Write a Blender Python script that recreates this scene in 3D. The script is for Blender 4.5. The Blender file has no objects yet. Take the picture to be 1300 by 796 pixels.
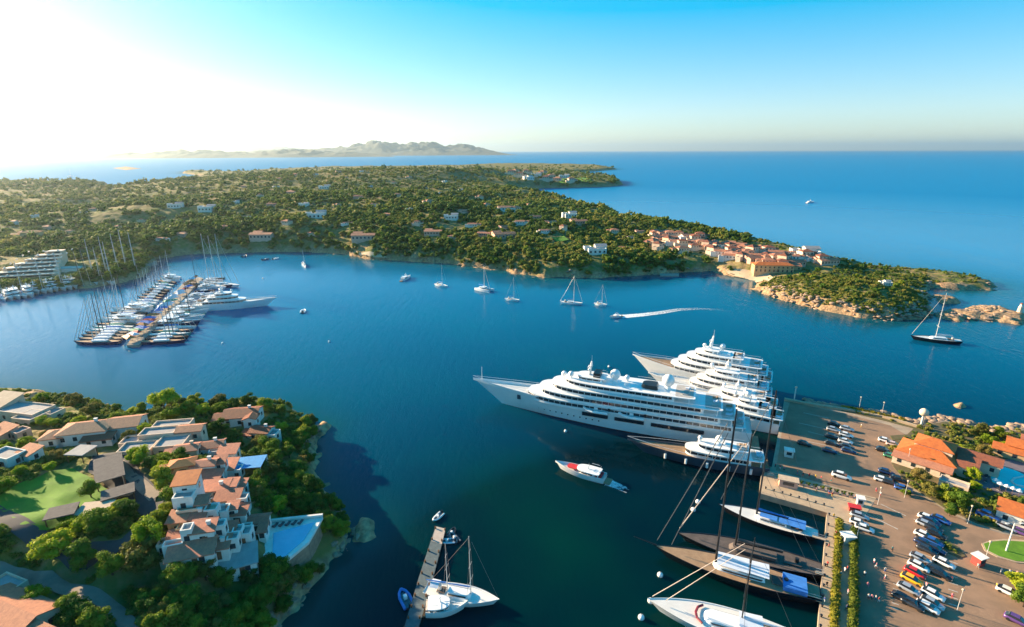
import bpy, bmesh, math, random
import numpy as np
from mathutils import Vector, Matrix
random.seed(7); RNG = np.random.default_rng(11)
sc = bpy.context.scene; COL = sc.collection; PI = math.pi; rad = math.radians
# ------------------------------------------------------------------ camera, sky, sun, exposure
F_PX, CAM_H = 680.0, 100.0
PITCH, ROLL = math.atan(207 / F_PX), math.atan(4 / 1300.0)
cam_d = bpy.data.cameras.new('camera'); cam = bpy.data.objects.new('camera', cam_d); COL.objects.link(cam)
cam_d.sensor_width = 36; cam_d.lens = 36 * F_PX / 1300; cam_d.clip_start = 1; cam_d.clip_end = 200000
cam.matrix_world = Matrix.Translation((0, 0, CAM_H)) @ Matrix.Rotation(PI / 2 - PITCH, 4, 'X') @ Matrix.Rotation(-ROLL, 4, 'Z')
sc.camera = cam
SUN_EL, SUN_AZ = rad(16), rad(151)                    # azimuth counted from +X towards +Y
sun_vec = Vector((math.cos(SUN_AZ) * math.cos(SUN_EL), math.sin(SUN_AZ) * math.cos(SUN_EL), math.sin(SUN_EL)))
w = bpy.data.worlds.new('World'); sc.world = w; w.use_nodes = True
nt = w.node_tree; nt.nodes.clear()
sky = nt.nodes.new('ShaderNodeTexSky'); sky.sky_type = 'NISHITA'; sky.sun_disc = False
sky.sun_elevation = SUN_EL; sky.sun_rotation = PI / 2 - SUN_AZ
sky.altitude = 50; sky.air_density = 1.0; sky.dust_density = 0.3; sky.ozone_density = 4.0
bg = nt.nodes.new('ShaderNodeBackground'); bg.inputs[1].default_value = 0.115
hs = nt.nodes.new('ShaderNodeHueSaturation'); hs.inputs['Saturation'].default_value = 1.47; nt.links.new(sky.outputs[0], hs.inputs['Color'])
wo = nt.nodes.new('ShaderNodeOutputWorld'); gm = nt.nodes.new('ShaderNodeGamma'); gm.inputs[1].default_value = 0.66; nt.links.new(hs.outputs[0], gm.inputs[0]); nt.links.new(gm.outputs[0], bg.inputs[0]); nt.links.new(bg.outputs[0], wo.inputs[0])
sl = bpy.data.lights.new('sun', 'SUN'); sl.energy = 5.0; sl.angle = rad(0.5); sl.color = (1, 0.76, 0.48)
so = bpy.data.objects.new('sun', sl); COL.objects.link(so); so.rotation_euler = sun_vec.to_track_quat('Z', 'Y').to_euler()
sc.view_settings.view_transform = 'Standard'; sc.view_settings.look = 'None'; sc.view_settings.exposure = 1.8; sc.view_settings.gamma = 1
sc.render.engine = 'CYCLES'; sc.cycles.use_denoising = True; sc.cycles.max_bounces = 6
sc.cycles.volume_bounces = 0; sc.cycles.sample_clamp_indirect = 3; sc.cycles.caustics_reflective = False

# ------------------------------------------------------------------ pixel of the photograph -> point of the place
def ray(px, py):
    x = (px - 650) / F_PX; y = -(py - 398) / F_PX
    c, s = math.cos(ROLL), math.sin(ROLL); x, y = x * c + y * s, -x * s + y * c
    cp, sp = math.cos(PITCH), math.sin(PITCH)
    return np.array([x, cp + y * sp, -sp + y * cp])
def P(px, py, z=0.0):
    d = ray(px, py); t = (CAM_H - z) / -d[2]; return Vector((d[0] * t, d[1] * t, z))

# ------------------------------------------------------------------ tagging
def tag(o, label=None, cat=None, group=None, kind=None):
    if label: o['label'] = label
    if cat: o['category'] = cat
    if group: o['group'] = group
    if kind: o['kind'] = kind
    return o
def thing(name, label, cat, loc=(0, 0, 0), rz=0, group=None):
    o = bpy.data.objects.new(name, None); COL.objects.link(o); o.location = loc; o.rotation_euler = (0, 0, rz)
    return tag(o, label, cat, group)
def kids(o): return [c for c in o.children]
def dup(o, loc=None, rz=None, label=None, group=None, scale=None, parent=None):
    r = o.copy(); COL.objects.link(r)
    if parent: r.parent = parent
    if loc is not None: r.location = loc
    if rz is not None: r.rotation_euler = (0, 0, rz)
    if label: r['label'] = label
    if group: r['group'] = group
    if scale is not None: r.scale = scale if hasattr(scale, '__len__') else (scale,) * 3
    for c in list(o.children):
        d = c.copy(); COL.objects.link(d); d.parent = r
        for g in list(c.children):
            e = g.copy(); COL.objects.link(e); e.parent = d
    return r

# ------------------------------------------------------------------ mesh builder
class MB:
    def __init__(s): s.v = []; s.f = []; s.m = []
    def add(s, vs, fs, m=0):
        b = len(s.v); s.v += [tuple(v) for v in vs]; s.f += [tuple(b + i for i in f) for f in fs]; s.m += [m] * len(fs); return s
    def box(s, cx, cy, z0, w, d, h, rz=0, m=0):
        c, n = math.cos(rz), math.sin(rz); vs = []
        for z in (z0, z0 + h):
            for x, y in ((-w/2, -d/2), (w/2, -d/2), (w/2, d/2), (-w/2, d/2)): vs.append((cx + x*c - y*n, cy + x*n + y*c, z))
        return s.add(vs, [(3,2,1,0),(4,5,6,7),(0,1,5,4),(1,2,6,5),(2,3,7,6),(3,0,4,7)], m)
    def prism(s, poly, z0, z1, m=0, top=None):
        n = len(poly); t = top or poly; vs = [(p[0], p[1], z0) for p in poly] + [(p[0], p[1], z1) for p in t]
        a = sum(poly[i][0]*poly[(i+1)%n][1] - poly[(i+1)%n][0]*poly[i][1] for i in range(n))
        if a < 0: vs = vs[:n][::-1] + vs[n:][::-1]
        return s.add(vs, [tuple(range(n))[::-1], tuple(range(n, 2*n))] + [(i, (i+1)%n, n+(i+1)%n, n+i) for i in range(n)], m)
    def tube(s, p0, p1, r0, r1=None, n=6, m=0):
        r1 = r0 if r1 is None else r1; p0, p1 = Vector(p0), Vector(p1); d = (p1 - p0).normalized()
        u = d.orthogonal().normalized(); w_ = d.cross(u); vs = []
        for p, r in ((p0, r0), (p1, r1)):
            for i in range(n): a = 2*PI*i/n; vs.append(p + (u*math.cos(a) + w_*math.sin(a))*r)
        return s.add(vs, [tuple(range(n))[::-1], tuple(range(n, 2*n))] + [(i, (i+1)%n, n+(i+1)%n, n+i) for i in range(n)], m)
    def path(s, pts, r, n=5, m=0):
        for a, b in zip(pts[:-1], pts[1:]): s.tube(a, b, r, r, n, m)
        return s
    def loft(s, rings, closed=True, caps=True, m=0):
        n = len(rings[0]); vs = [v for r in rings for v in r]; fs = []
        for k in range(len(rings) - 1):
            for i in range(n if closed else n - 1): a, b = k*n + i, k*n + (i+1) % n; fs.append((a, b, b + n, a + n))
        if caps: fs += [tuple(range(n))[::-1], tuple(range((len(rings)-1)*n, len(rings)*n))]
        return s.add(vs, fs, m)
    def ball(s, c, r, n=10, m=0, sz=1.0, zmin=-1):
        rings = []; k = max(4, n // 2)
        for j in range(k + 1):
            t = -PI/2 + PI*j/k; t = max(t, math.asin(zmin)) if zmin > -1 else t
            rings.append([(c[0] + r*max(.01, math.cos(t))*math.cos(2*PI*i/n), c[1] + r*max(.01, math.cos(t))*math.sin(2*PI*i/n), c[2] + r*sz*math.sin(t)) for i in range(n)])
        return s.loft(rings, m=m)
    def mesh(s, name, mats, smooth=False):
        me = bpy.data.meshes.new(name); me.from_pydata(s.v, [], s.f); mats = mats if isinstance(mats, (list, tuple)) else [mats]
        for k in mats: me.materials.append(k)
        if len(mats) > 1: me.polygons.foreach_set('material_index', s.m)
        if smooth: me.polygons.foreach_set('use_smooth', [True]*len(s.f))
        me.update(); return me
    def build(s, name, mats, parent=None, smooth=False, loc=None, rz=None):
        o = bpy.data.objects.new(name, s.mesh(name, mats, smooth)); COL.objects.link(o)
        if parent: o.parent = parent
        if loc is not None: o.location = loc
        if rz is not None: o.rotation_euler = (0, 0, rz)
        if smooth:
            mod = None
            try: o.data.set_sharp_from_angle(angle=rad(35))
            except Exception: pass
        return o

# ------------------------------------------------------------------ materials
MATS = {}
def mat(name, col, rough=0.6, col2=None, nscale=1.0, detail=4, bump=0.0, bscale=None, metal=0.0, spec=0.4, coords='Object', ramp=(0.35, 0.65), rnd=0.0, wave=None, coat=0):
    if name in MATS: return MATS[name]
    m = bpy.data.materials.new(name); m.use_nodes = True; t = m.node_tree; b = t.nodes['Principled BSDF']
    b.inputs['Roughness'].default_value = rough; b.inputs['Metallic'].default_value = metal; b.inputs['Specular IOR Level'].default_value = spec
    b.inputs['Coat Weight'].default_value = coat
    tc = t.nodes.new('ShaderNodeTexCoord'); src = tc.outputs['Object']
    if coords == 'World': g = t.nodes.new('ShaderNodeNewGeometry'); src = g.outputs['Position']
    col2 = col2 or tuple(c*0.82 for c in col)
    n = t.nodes.new('ShaderNodeTexNoise'); n.inputs['Scale'].default_value = nscale; n.inputs['Detail'].default_value = detail; n.inputs['Roughness'].default_value = .65
    t.links.new(src, n.inputs['Vector'])
    r = t.nodes.new('ShaderNodeMapRange'); r.inputs[1].default_value, r.inputs[2].default_value = ramp; t.links.new(n.outputs[0], r.inputs[0])
    mx = t.nodes.new('ShaderNodeMix'); mx.data_type = 'RGBA'; mx.inputs[6].default_value = (*col, 1); mx.inputs[7].default_value = (*col2, 1)
    t.links.new(r.outputs[0], mx.inputs[0]); out = mx.outputs[2]; bsrc = n.outputs[0]
    if wave:      # (scale, direction) tile or plank courses
        wv = t.nodes.new('ShaderNodeTexWave'); wv.inputs['Scale'].default_value = wave[0]; wv.bands_direction = wave[1]; wv.inputs['Distortion'].default_value = .4
        t.links.new(src, wv.inputs['Vector']); m2 = t.nodes.new('ShaderNodeMix'); m2.data_type = 'RGBA'; m2.blend_type = 'MULTIPLY'; m2.inputs[0].default_value = wave[2]
        t.links.new(out, m2.inputs[6]); t.links.new(wv.outputs[0], m2.inputs[7]); out = m2.outputs[2]; bsrc = wv.outputs[1]
    if rnd:
        oi = t.nodes.new('ShaderNodeObjectInfo'); hs = t.nodes.new('ShaderNodeHueSaturation'); mr = t.nodes.new('ShaderNodeMapRange')
        mr.inputs[3].default_value = 1 - rnd; mr.inputs[4].default_value = 1 + rnd; t.links.new(oi.outputs['Random'], mr.inputs[0])
        t.links.new(mr.outputs[0], hs.inputs['Value']); t.links.new(out, hs.inputs['Color']); out = hs.outputs[0]
    t.links.new(out, b.inputs['Base Color'])
    if bump:
        bp = t.nodes.new('ShaderNodeBump'); bp.inputs['Strength'].default_value = bump; bp.inputs['Distance'].default_value = .1
        if bscale:
            n2 = t.nodes.new('ShaderNodeTexNoise'); n2.inputs['Scale'].default_value = bscale; t.links.new(src, n2.inputs['Vector']); bsrc = n2.outputs[0]
        t.links.new(bsrc, bp.inputs['Height']); t.links.new(bp.outputs[0], b.inputs['Normal'])
    MATS[name] = m; return m
def leaf_mat(name, a, b_, c, attr=None):
    m = bpy.data.materials.new(name); m.use_nodes = True; t = m.node_tree; b = t.nodes['Principled BSDF']
    b.inputs['Roughness'].default_value = .75; b.inputs['Specular IOR Level'].default_value = .15
    if attr: at = t.nodes.new('ShaderNodeAttribute'); at.attribute_name = attr; rv = at.outputs['Fac']
    else: at = t.nodes.new('ShaderNodeObjectInfo'); rv = at.outputs['Random']
    g = t.nodes.new('ShaderNodeNewGeometry'); n = t.nodes.new('ShaderNodeTexNoise'); n.inputs['Scale'].default_value = .55; n.inputs['Detail'].default_value = 3
    t.links.new(g.outputs['Position'], n.inputs['Vector'])
    ad = t.nodes.new('ShaderNodeMath'); ad.operation = 'MULTIPLY_ADD'; ad.inputs[1].default_value = 1.1; ad.inputs[2].default_value = -.55; t.links.new(n.outputs[0], ad.inputs[0])
    ad2 = t.nodes.new('ShaderNodeMath'); ad2.operation = 'ADD'; t.links.new(ad.outputs[0], ad2.inputs[0]); t.links.new(rv, ad2.inputs[1])
    cr = t.nodes.new('ShaderNodeValToRGB'); e = cr.color_ramp.elements; e[0].position = .05; e[0].color = (*a, 1); e[1].position = .95; e[1].color = (*c, 1)
    k = e.new(.55); k.color = (*b_, 1); t.links.new(ad2.outputs[0], cr.inputs[0]); t.links.new(cr.outputs[0], b.inputs['Base Color'])
    tr = t.nodes.new('ShaderNodeBsdfTranslucent'); t.links.new(cr.outputs[0], tr.inputs[0]); ms = t.nodes.new('ShaderNodeMixShader'); ms.inputs[0].default_value = .3
    o = t.nodes['Material Output']; t.links.new(b.outputs[0], ms.inputs[1]); t.links.new(tr.outputs[0], ms.inputs[2]); t.links.new(ms.outputs[0], o.inputs[0])
    return m

# ------------------------------------------------------------------ landmasses
def W(poly, z=0): return np.array([P(x, y, z)[:2] for x, y in poly])
def sdist(x, y, poly):                                # signed distance to the outline, positive inside
    d = np.full(x.shape, 1e18); ins = np.zeros(x.shape, bool); n = len(poly)
    for i in range(n):
        ax, ay = poly[i]; bx, by = poly[(i+1) % n]; ex, ey = bx-ax, by-ay
        t = np.clip(((x-ax)*ex + (y-ay)*ey) / (ex*ex + ey*ey + 1e-9), 0, 1)
        d = np.minimum(d, (x-ax-t*ex)**2 + (y-ay-t*ey)**2)
        if ey != 0:
            c = ((ay > y) != (by > y)) & (x < ex*(y-ay)/ey + ax); ins ^= c
    d = np.sqrt(d); return np.where(ins, d, -d)
def vnoise(x, y, s, seed=0):                          # smooth value noise
    x = x/s + seed*17.3; y = y/s - seed*9.1; xi, yi = np.floor(x).astype(np.int64), np.floor(y).astype(np.int64)
    fx, fy = x-xi, y-yi; fx = fx*fx*(3-2*fx); fy = fy*fy*(3-2*fy)
    def h(a, b): v = (a*374761393 + b*668265263 + seed*1442695) & 0x7fffffff; v = ((v ^ (v >> 13))*1274126177) & 0x7fffffff; return ((v ^ (v >> 16)) & 0xffff) / 65535.0
    return (h(xi,yi)*(1-fx) + h(xi+1,yi)*fx)*(1-fy) + (h(xi,yi+1)*(1-fx) + h(xi+1,yi+1)*fx)*fy
def fbm(x, y, s, seed=0, o=4): return sum(vnoise(x, y, s/2**k, seed+k)/2**k for k in range(o)) / 2
LAND_NEAR = W([(-500,505),(-200,500),(0,500),(60,506),(100,512),(125,520),(146,522),(150,533),(190,540),(250,536),(300,524),(340,520),(372,522),(390,536),(402,552),(396,585),(405,612),(424,640),(442,664),(442,690),(418,716),(398,742),(380,765),(362,782),(345,810),(330,850),(300,940),(100,1100),(-900,1100),(-1200,700)])
CTL_NEAR = [(0,530,9),(60,545,11),(120,560,13),(200,560,13),(310,548,9),(340,570,7),(250,600,16),(300,600,12),(250,640,17),(300,640,13),(255,690,16),(310,690,12),(345,680,9),(380,680,7.5),(70,640,15),(120,600,15),(0,620,16),(0,680,17),(100,700,15),(180,690,15),(220,730,12),(300,730,9),(100,745,10),(0,740,12),(200,770,5),(0,790,7),(300,780,3),(-150,600,16),(-150,700,16),(-300,650,17),(360,620,8),(380,650,6),(400,690,5)]
LAND_FAR = W([(-900,380),(-400,392),(-200,402),(0,374),(50,372),(105,366),(150,360),(178,352),(188,341),(200,329),(240,323),(300,321),(345,320),(390,320),(440,323),(462,329),(500,331),(560,334),(600,339),(640,344),(690,353),(720,352),(760,353),(800,351),(860,347),(905,344),(922,349),(945,353),(968,357),(958,367),(985,378),(1020,388),(1060,398),(1100,404),(1140,407),(1170,405),(1185,398),(1178,388),(1188,378),(1172,371),(1185,366),(1215,369),(1258,369),(1264,360),(1215,349),(1160,344),(1110,340),(1060,333),(1040,327),(1000,319),(960,311),(900,302),(850,295),(800,289),(786,285),(790,281),(765,277),(720,266),(690,259),(650,250),(640,246),(655,242),(690,239),(740,238),(770,237),(791,235),(784,230),(745,226),(722,221),(735,219),(783,215),(760,211),(640,209),(560,212),(400,214),(330,217),(300,219),(236,217),(232,220),(262,224),(250,231),(200,241),(165,248),(142,249),(132,243),(142,240),(100,238),(60,237),(0,236),(-300,238),(-900,250)])
CTL_FAR = [(400,219,46),(470,217,50),(540,216,50),(600,217,42),(340,223,34),(280,226,28),(250,228,22),(650,225,26),(700,222,22),(720,230,14),(770,232,12),(640,236,16),(600,245,30),(560,260,34),(620,262,18),(500,250,38),(400,250,38),(300,250,34),(220,255,26),(140,262,16),(60,250,20),(0,243,26),(-200,246,36),(0,270,24),(300,285,18),(200,290,16),(300,308,10),(400,305,12),(400,280,24),(500,305,16),(500,280,26),(600,315,15),(620,285,22),(700,330,13),(700,290,20),(760,330,12),(760,300,14),(850,325,10),(860,305,12),(930,325,9),(980,335,8),(1010,345,6),(1050,365,10),(1080,378,13),(1120,380,11),(1150,390,8),(1150,355,5),(1200,357,4),(100,330,8),(0,330,12),(-200,330,30),(50,355,4),(600,212,12),(700,213,10),(300,221,14),(240,219,6)]
ROCKS = [W(p) for p in ([(1183,374),(1207,376),(1222,385),(1195,387)], [(1186,402),(1196,393),(1222,395),(1240,389),(1268,390),(1305,400),(1296,413),(1262,408),(1240,407),(1215,409)],
    [(450,672),(458,656),(474,662),(476,682),(462,692),(448,688)], [(398,546),(412,534),(420,540),(414,552),(402,560)], [(142,213.5),(160,211.5),(180,214),(160,216)], [(826,278),(836,276.5),(848,278),(836,279.5)], [(1212,517),(1221,513),(1226,517),(1218,521)], [(130,520),(142,515),(150,520),(140,528)])]
ROCK_H = [2, 2.6, 2.2, 2.5, 10, 2.5, 1.3, 4]
def ctl(c): return np.array([[*P(x, y, z)] for x, y, z in c])
C_NEAR, C_FAR = ctl(CTL_NEAR), ctl(CTL_FAR)
def idw(x, y, c, p=3.2):
    n = np.zeros(x.shape); d = np.zeros(x.shape)
    r0 = (c[:,0]**2 + c[:,1]**2)**.5
    for k, (a, b, z) in enumerate(c):
        w_ = 1.0 / (((x-a)**2 + (y-b)**2) / r0[k]**2 + 1e-4)**(p/2); n += w_*z; d += w_
    return n/d
def height(x, y):
    x = np.asarray(x, float); y = np.asarray(y, float); h = np.full(x.shape, -6.0)
    r = np.hypot(x, y)
    jag = (fbm(x, y, 9, 3) - .5)
    m = (r < 420)
    if m.any():
        xx, yy = x[m], y[m]; s = sdist(xx, yy, LAND_NEAR) + 4*(fbm(xx, yy, 10, 5) - .5); zc = idw(xx, yy, C_NEAR)
        hn = zc*(1 - np.exp(-np.maximum(s, 0)/7.0)) + (fbm(xx, yy, 14, 8) - .5)*np.clip(s/8, 0, 1)*.7 + np.clip(s, -6, 3)*.55*(fbm(xx, yy, 3, 4)+.3)
        h[m] = np.where(s > -8, hn, -6)
    m = r > 240
    if m.any():
        xx, yy = x[m], y[m]; sc_ = np.clip(r[m]/400, .6, 4); s = sdist(xx, yy, LAND_FAR) + sc_*7*(fbm(xx, yy, 18*1.0, 6) - .5); zc = idw(xx, yy, C_FAR)
        hn = zc*(1 - np.exp(-np.maximum(s, 0)/14.0)) + (fbm(xx, yy, 90, 9, 5) - .5)*np.clip(s/60, 0, 1)*14 + np.clip(s, -6, 5)*.5*(fbm(xx, yy, 5, 4) + .2)
        h[m] = np.maximum(h[m], np.where(s > -8, hn, -6))
    for p, hh in zip(ROCKS, ROCK_H):
        c = p.mean(0); R = np.abs(p - c).max() + 8; m = (np.abs(x-c[0]) < R) & (np.abs(y-c[1]) < R)
        if m.any():
            s = sdist(x[m], y[m], p); q = np.clip(s, -4, 50); w_ = max(3, R*.25)
            h[m] = np.maximum(h[m], hh*(1 - np.exp(-np.maximum(q, 0)/w_))*(.4 + 1.2*fbm(x[m], y[m], max(4, R*.2), 2)) + np.clip(q, -4, 1)*.6)
    return h
def G(px, py, zoff=0.0):                              # where the line of sight through a pixel meets the land
    d = ray(px, py); t = np.geomspace(60, 5000, 2500); h = height(d[0]*t, d[1]*t); z = CAM_H + d[2]*t
    hit = np.where(z <= np.maximum(h, 0) + zoff)[0]; k = hit[0] if len(hit) else -1
    return Vector((d[0]*t[k], d[1]*t[k], max(h[k], 0)))
def np_mesh(name, V, Fq, mats, attrs=(), smooth=False):
    me = bpy.data.meshes.new(name); n = len(Fq); k = Fq.shape[1]
    me.vertices.add(len(V)); me.vertices.foreach_set('co', np.ascontiguousarray(V, np.float32).ravel())
    me.loops.add(n*k); me.loops.foreach_set('vertex_index', np.ascontiguousarray(Fq, np.int32).ravel())
    me.polygons.add(n); me.polygons.foreach_set('loop_start', np.arange(0, n*k, k, dtype=np.int32)); 
    me.update(calc_edges=True); me.validate()
    for m in mats: me.materials.append(m)
    if smooth: me.polygons.foreach_set('use_smooth', np.ones(n, bool))
    for nm, arr in attrs: a = me.attributes.new(nm, 'FLOAT', 'POINT'); a.data.foreach_set('value', np.ascontiguousarray(arr, np.float32))
    me.update(); return me
def link(name, me, parent=None):
    o = bpy.data.objects.new(name, me); COL.objects.link(o)
    if parent: o.parent = parent
    return o
def polar(r0, r1, nr, a0, a1, na):
    R = np.geomspace(r0, r1, nr); A = np.radians(np.linspace(a0, a1, na)); r, a = np.meshgrid(R, A, indexing='ij')
    X, Y = r*np.sin(a), r*np.cos(a); i = np.arange((nr-1)*na).reshape(nr-1, na)[:, :-1].ravel()
    return X, Y, np.stack([i, i+1, i+na+1, i+na], 1)
def ground_mat():
    m = bpy.data.materials.new('ground'); m.use_nodes = True; t = m.node_tree; b = t.nodes['Principled BSDF']; b.inputs['Roughness'].default_value = .9; b.inputs['Specular IOR Level'].default_value = .1
    g = t.nodes.new('ShaderNodeNewGeometry')
    def noise(s, d=5):
        n = t.nodes.new('ShaderNodeTexNoise'); n.inputs['Scale'].default_value = s; n.inputs['Detail'].default_value = d; t.links.new(g.outputs['Position'], n.inputs['Vector']); return n.outputs[0]
    def mix(f, a, b2):
        x = t.nodes.new('ShaderNodeMix'); x.data_type = 'RGBA'; t.links.new(f, x.inputs[0])
        for s, v in ((6, a), (7, b2)):
            if isinstance(v, tuple): x.inputs[s].default_value = (*v, 1)
            else: t.links.new(v, x.inputs[s])
        return x.outputs[2]
    def rng(v, a, b2):
        x = t.nodes.new('ShaderNodeMapRange'); x.inputs[1].default_value = a; x.inputs[2].default_value = b2; t.links.new(v, x.inputs[0]); return x.outputs[0]
    scrub = mix(rng(noise(.03), .4, .62), (.10, .14, .03), (.20, .17, .06)); scrub = mix(rng(noise(.25), .45, .7), scrub, (.30, .20, .10))
    rock = mix(rng(noise(.5, 8), .35, .65), (.52, .34, .19), (.24, .15, .09))
    at = t.nodes.new('ShaderNodeAttribute'); at.attribute_name = 'rock'
    t.links.new(mix(at.outputs['Fac'], scrub, rock), b.inputs['Base Color'])
    bp = t.nodes.new('ShaderNodeBump'); bp.inputs['Strength'].default_value = .8; bp.inputs['Distance'].default_value = .6; t.links.new(noise(.7, 6), bp.inputs['Height']); t.links.new(bp.outputs[0], b.inputs['Normal'])
    return m
GROUND = ground_mat()
def land(name, r0, r1, nr, na, poly):
    X, Y, Fq = polar(r0, r1, nr, -66, 62, na); H = height(X, Y)
    x, y, h = X.ravel(), Y.ravel(), H.ravel()
    far = np.clip(np.hypot(x, y)/400, .6, 3)
    s = sdist(x, y, poly) + 3*(fbm(x, y, 6, 2) - .5)*far
    rk = np.clip(1 - (s - 1.5*far)/(2.2*far), 0, 1)*np.clip(.4 + 1.2*fbm(x, y, 24, 31), 0, 1)
    east = np.clip((x - 170)/40, 0, 1)*(np.hypot(x, y) < 520)*(r0 > 200)       # the bare granite of the headland point
    rk = np.maximum(rk, east*np.clip(1 - (s - 2 - 13*fbm(x, y, 16, 12))/3, 0, 1)); rk = np.maximum(rk, (s < 0)*1.0)
    rk = np.maximum(rk, np.clip((fbm(x, y, 16, 21) - .66)*12, 0, 1)*.6*(r0 > 200))
    h = h + rk*(fbm(x, y, 6 if r0 < 200 else 9, 13, 3) - .42)*(3.2 if r0 < 200 else 4.5)*(h > -2) + rk*(fbm(x, y, 2.5 if r0 < 200 else 4, 17, 2) - .5)*(1.2 if r0 < 200 else 2.6)*(h > -2)
    keep = (h[Fq] > -1.5).any(1); Fq = Fq[keep]; u, inv = np.unique(Fq, return_inverse=True); Fq = inv.reshape(Fq.shape)
    return tag(link(name, np_mesh(name, np.stack([x, y, h], 1)[u], Fq, [GROUND], [('rock', rk[u])], smooth=False)), kind='structure')
land('headland', 62, 330, 420, 560, LAND_NEAR)
land('peninsula', 250, 4600, 620, 760, LAND_FAR)
# ------------------------------------------------------------------ the sea
def water():
    X, Y, Fq = polar(20, 52000, 260, -80, 80, 300); x, y = X.ravel(), Y.ravel(); r = np.hypot(x, y)
    s = np.maximum(sdist(x, y, LAND_NEAR), sdist(x, y, LAND_FAR)); sh = np.exp(np.minimum(s, 0)/np.where(r < 250, 9, 22))
    for p in ROCKS[:4]: sh = np.maximum(sh, .8*np.exp(np.minimum(sdist(x, y, p), 0)/8))
    m = bpy.data.materials.new('sea_water'); m.use_nodes = True; t = m.node_tree; b = t.nodes['Principled BSDF']
    b.inputs['IOR'].default_value = 1.2; b.inputs['Specular Tint'].default_value = (.06, .82, 1, 1); b.inputs['Roughness'].default_value = .07
    g = t.nodes.new('ShaderNodeNewGeometry'); at = t.nodes.new('ShaderNodeAttribute'); at.attribute_name = 'shallow'
    at2 = t.nodes.new('ShaderNodeAttribute'); at2.attribute_name = 'open_sea_sheen'
    def noise(s, d=3, vec=None, dist=0):
        n = t.nodes.new('ShaderNodeTexNoise'); n.inputs['Scale'].default_value = s; n.inputs['Detail'].default_value = d; n.inputs['Distortion'].default_value = dist; t.links.new(vec or g.outputs['Position'], n.inputs['Vector']); return n.outputs[0]
    def mix(f, a, b2):
        x = t.nodes.new('ShaderNodeMix'); x.data_type = 'RGBA'; t.links.new(f, x.inputs[0])
        for sk, v in ((6, a), (7, b2)):
            if isinstance(v, tuple): x.inputs[sk].default_value = (*v, 1)
            else: t.links.new(v, x.inputs[sk])
        return x.outputs[2]
    rg = t.nodes.new('ShaderNodeMapRange'); rg.inputs[1].default_value = .45; rg.inputs[2].default_value = .65; t.links.new(noise(.012, 3), rg.inputs[0])
    bay = mix(rg.outputs[0], (.0, .010, .017), (.0, .027, .021))
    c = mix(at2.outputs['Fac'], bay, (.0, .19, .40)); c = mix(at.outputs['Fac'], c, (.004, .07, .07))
    t.links.new(c, b.inputs['Base Color'])
    mp = t.nodes.new('ShaderNodeMapping'); mp.inputs['Rotation'].default_value = (0, 0, rad(-30)); mp.inputs['Scale'].default_value = (1, .35, 1); t.links.new(g.outputs['Position'], mp.inputs['Vector'])
    w1 = noise(1.3, 4, mp.outputs[0]); w2 = noise(.3, 2, mp.outputs[0], .3)
    su = t.nodes.new('ShaderNodeMath'); su.operation = 'MULTIPLY_ADD'; su.inputs[1].default_value = 1.6; t.links.new(w2, su.inputs[0]); t.links.new(w1, su.inputs[2])
    bp = t.nodes.new('ShaderNodeBump'); bp.inputs['Strength'].default_value = .4; bp.inputs['Distance'].default_value = .22; t.links.new(su.outputs[0], bp.inputs['Height']); wp = t.nodes.new('ShaderNodeMapRange'); wp.inputs[1].default_value = .38; wp.inputs[2].default_value = .62; wp.inputs[3].default_value = .12; wp.inputs[4].default_value = .55; t.links.new(noise(.009, 4, mp.outputs[0], .6), wp.inputs[0]); t.links.new(wp.outputs[0], bp.inputs['Strength']); t.links.new(bp.outputs[0], b.inputs['Normal'])
    rr = t.nodes.new('ShaderNodeMapRange'); rr.inputs[3].default_value = .07; rr.inputs[4].default_value = .4; at3 = t.nodes.new('ShaderNodeAttribute'); at3.attribute_name = 'far_chop'; sv = t.nodes.new('ShaderNodeMapRange'); sv.inputs[3].default_value = .5; sv.inputs[4].default_value = .08; t.links.new(at3.outputs['Fac'], sv.inputs[0]); t.links.new(sv.outputs[0], b.inputs['Specular IOR Level']); t.links.new(at3.outputs['Fac'], rr.inputs[0]); t.links.new(rr.outputs[0], b.inputs['Roughness'])
    az = np.degrees(np.arctan2(x, y)); q_ = np.clip((r - 150 - az*1.8)/520, 0, 1)**.85; op = q_**.8; rgh = np.clip((r - 400)/1200, 0, 1)  # distance deepens the blue; sunward gain is sky reflection put into base colour
    me = np_mesh('sea', np.stack([x, y, x*0], 1), Fq, [m], [('shallow', sh*.9), ('open_sea_sheen', op), ('far_chop', rgh)]); tag(link('sea', me), kind='structure')
water()
# ------------------------------------------------------------------ far islands and mountains, real ridges standing in the sea
def ridge(name, cx, cy, sx, sy, prof, amp, seed, n=(260, 60)):
    u = np.linspace(-1, 1, n[0]); v = np.linspace(-1, 1, n[1]); U, V = np.meshgrid(u, v, indexing='ij')
    a = math.atan2(cx, cy); pr = np.interp(U, [p[0] for p in prof], [p[1] for p in prof])
    z = .66*pr*(1 - np.abs(V)**1.3)*(.45 + 1.1*(1-np.abs(2*fbm(U*sx, V*sy, sx*.11, seed, 5)-1))*.9*(.6+.8*fbm(U*sx, V*sy, sx*.05, seed+3, 4))) - 3
    X = cx + U*sx*math.cos(a) + V*sy*math.sin(a); Y = cy - U*sx*math.sin(a) + V*sy*math.cos(a)
    i = np.arange((n[0]-1)*n[1]).reshape(n[0]-1, n[1])[:, :-1].ravel(); Fq = np.stack([i, i+1, i+n[1]+1, i+n[1]], 1)
    m = mat('far_hills', (.05, .075, .05), .95, (.09, .09, .06), .002, coords='World')
    return tag(link(name, np_mesh(name, np.stack([X.ravel(), Y.ravel(), z.ravel()], 1), Fq, [m], smooth=True)), kind='structure')
def far(px, d): t = (px - 650)/F_PX; return t*d*math.cos(PITCH)/1.0, d
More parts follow.
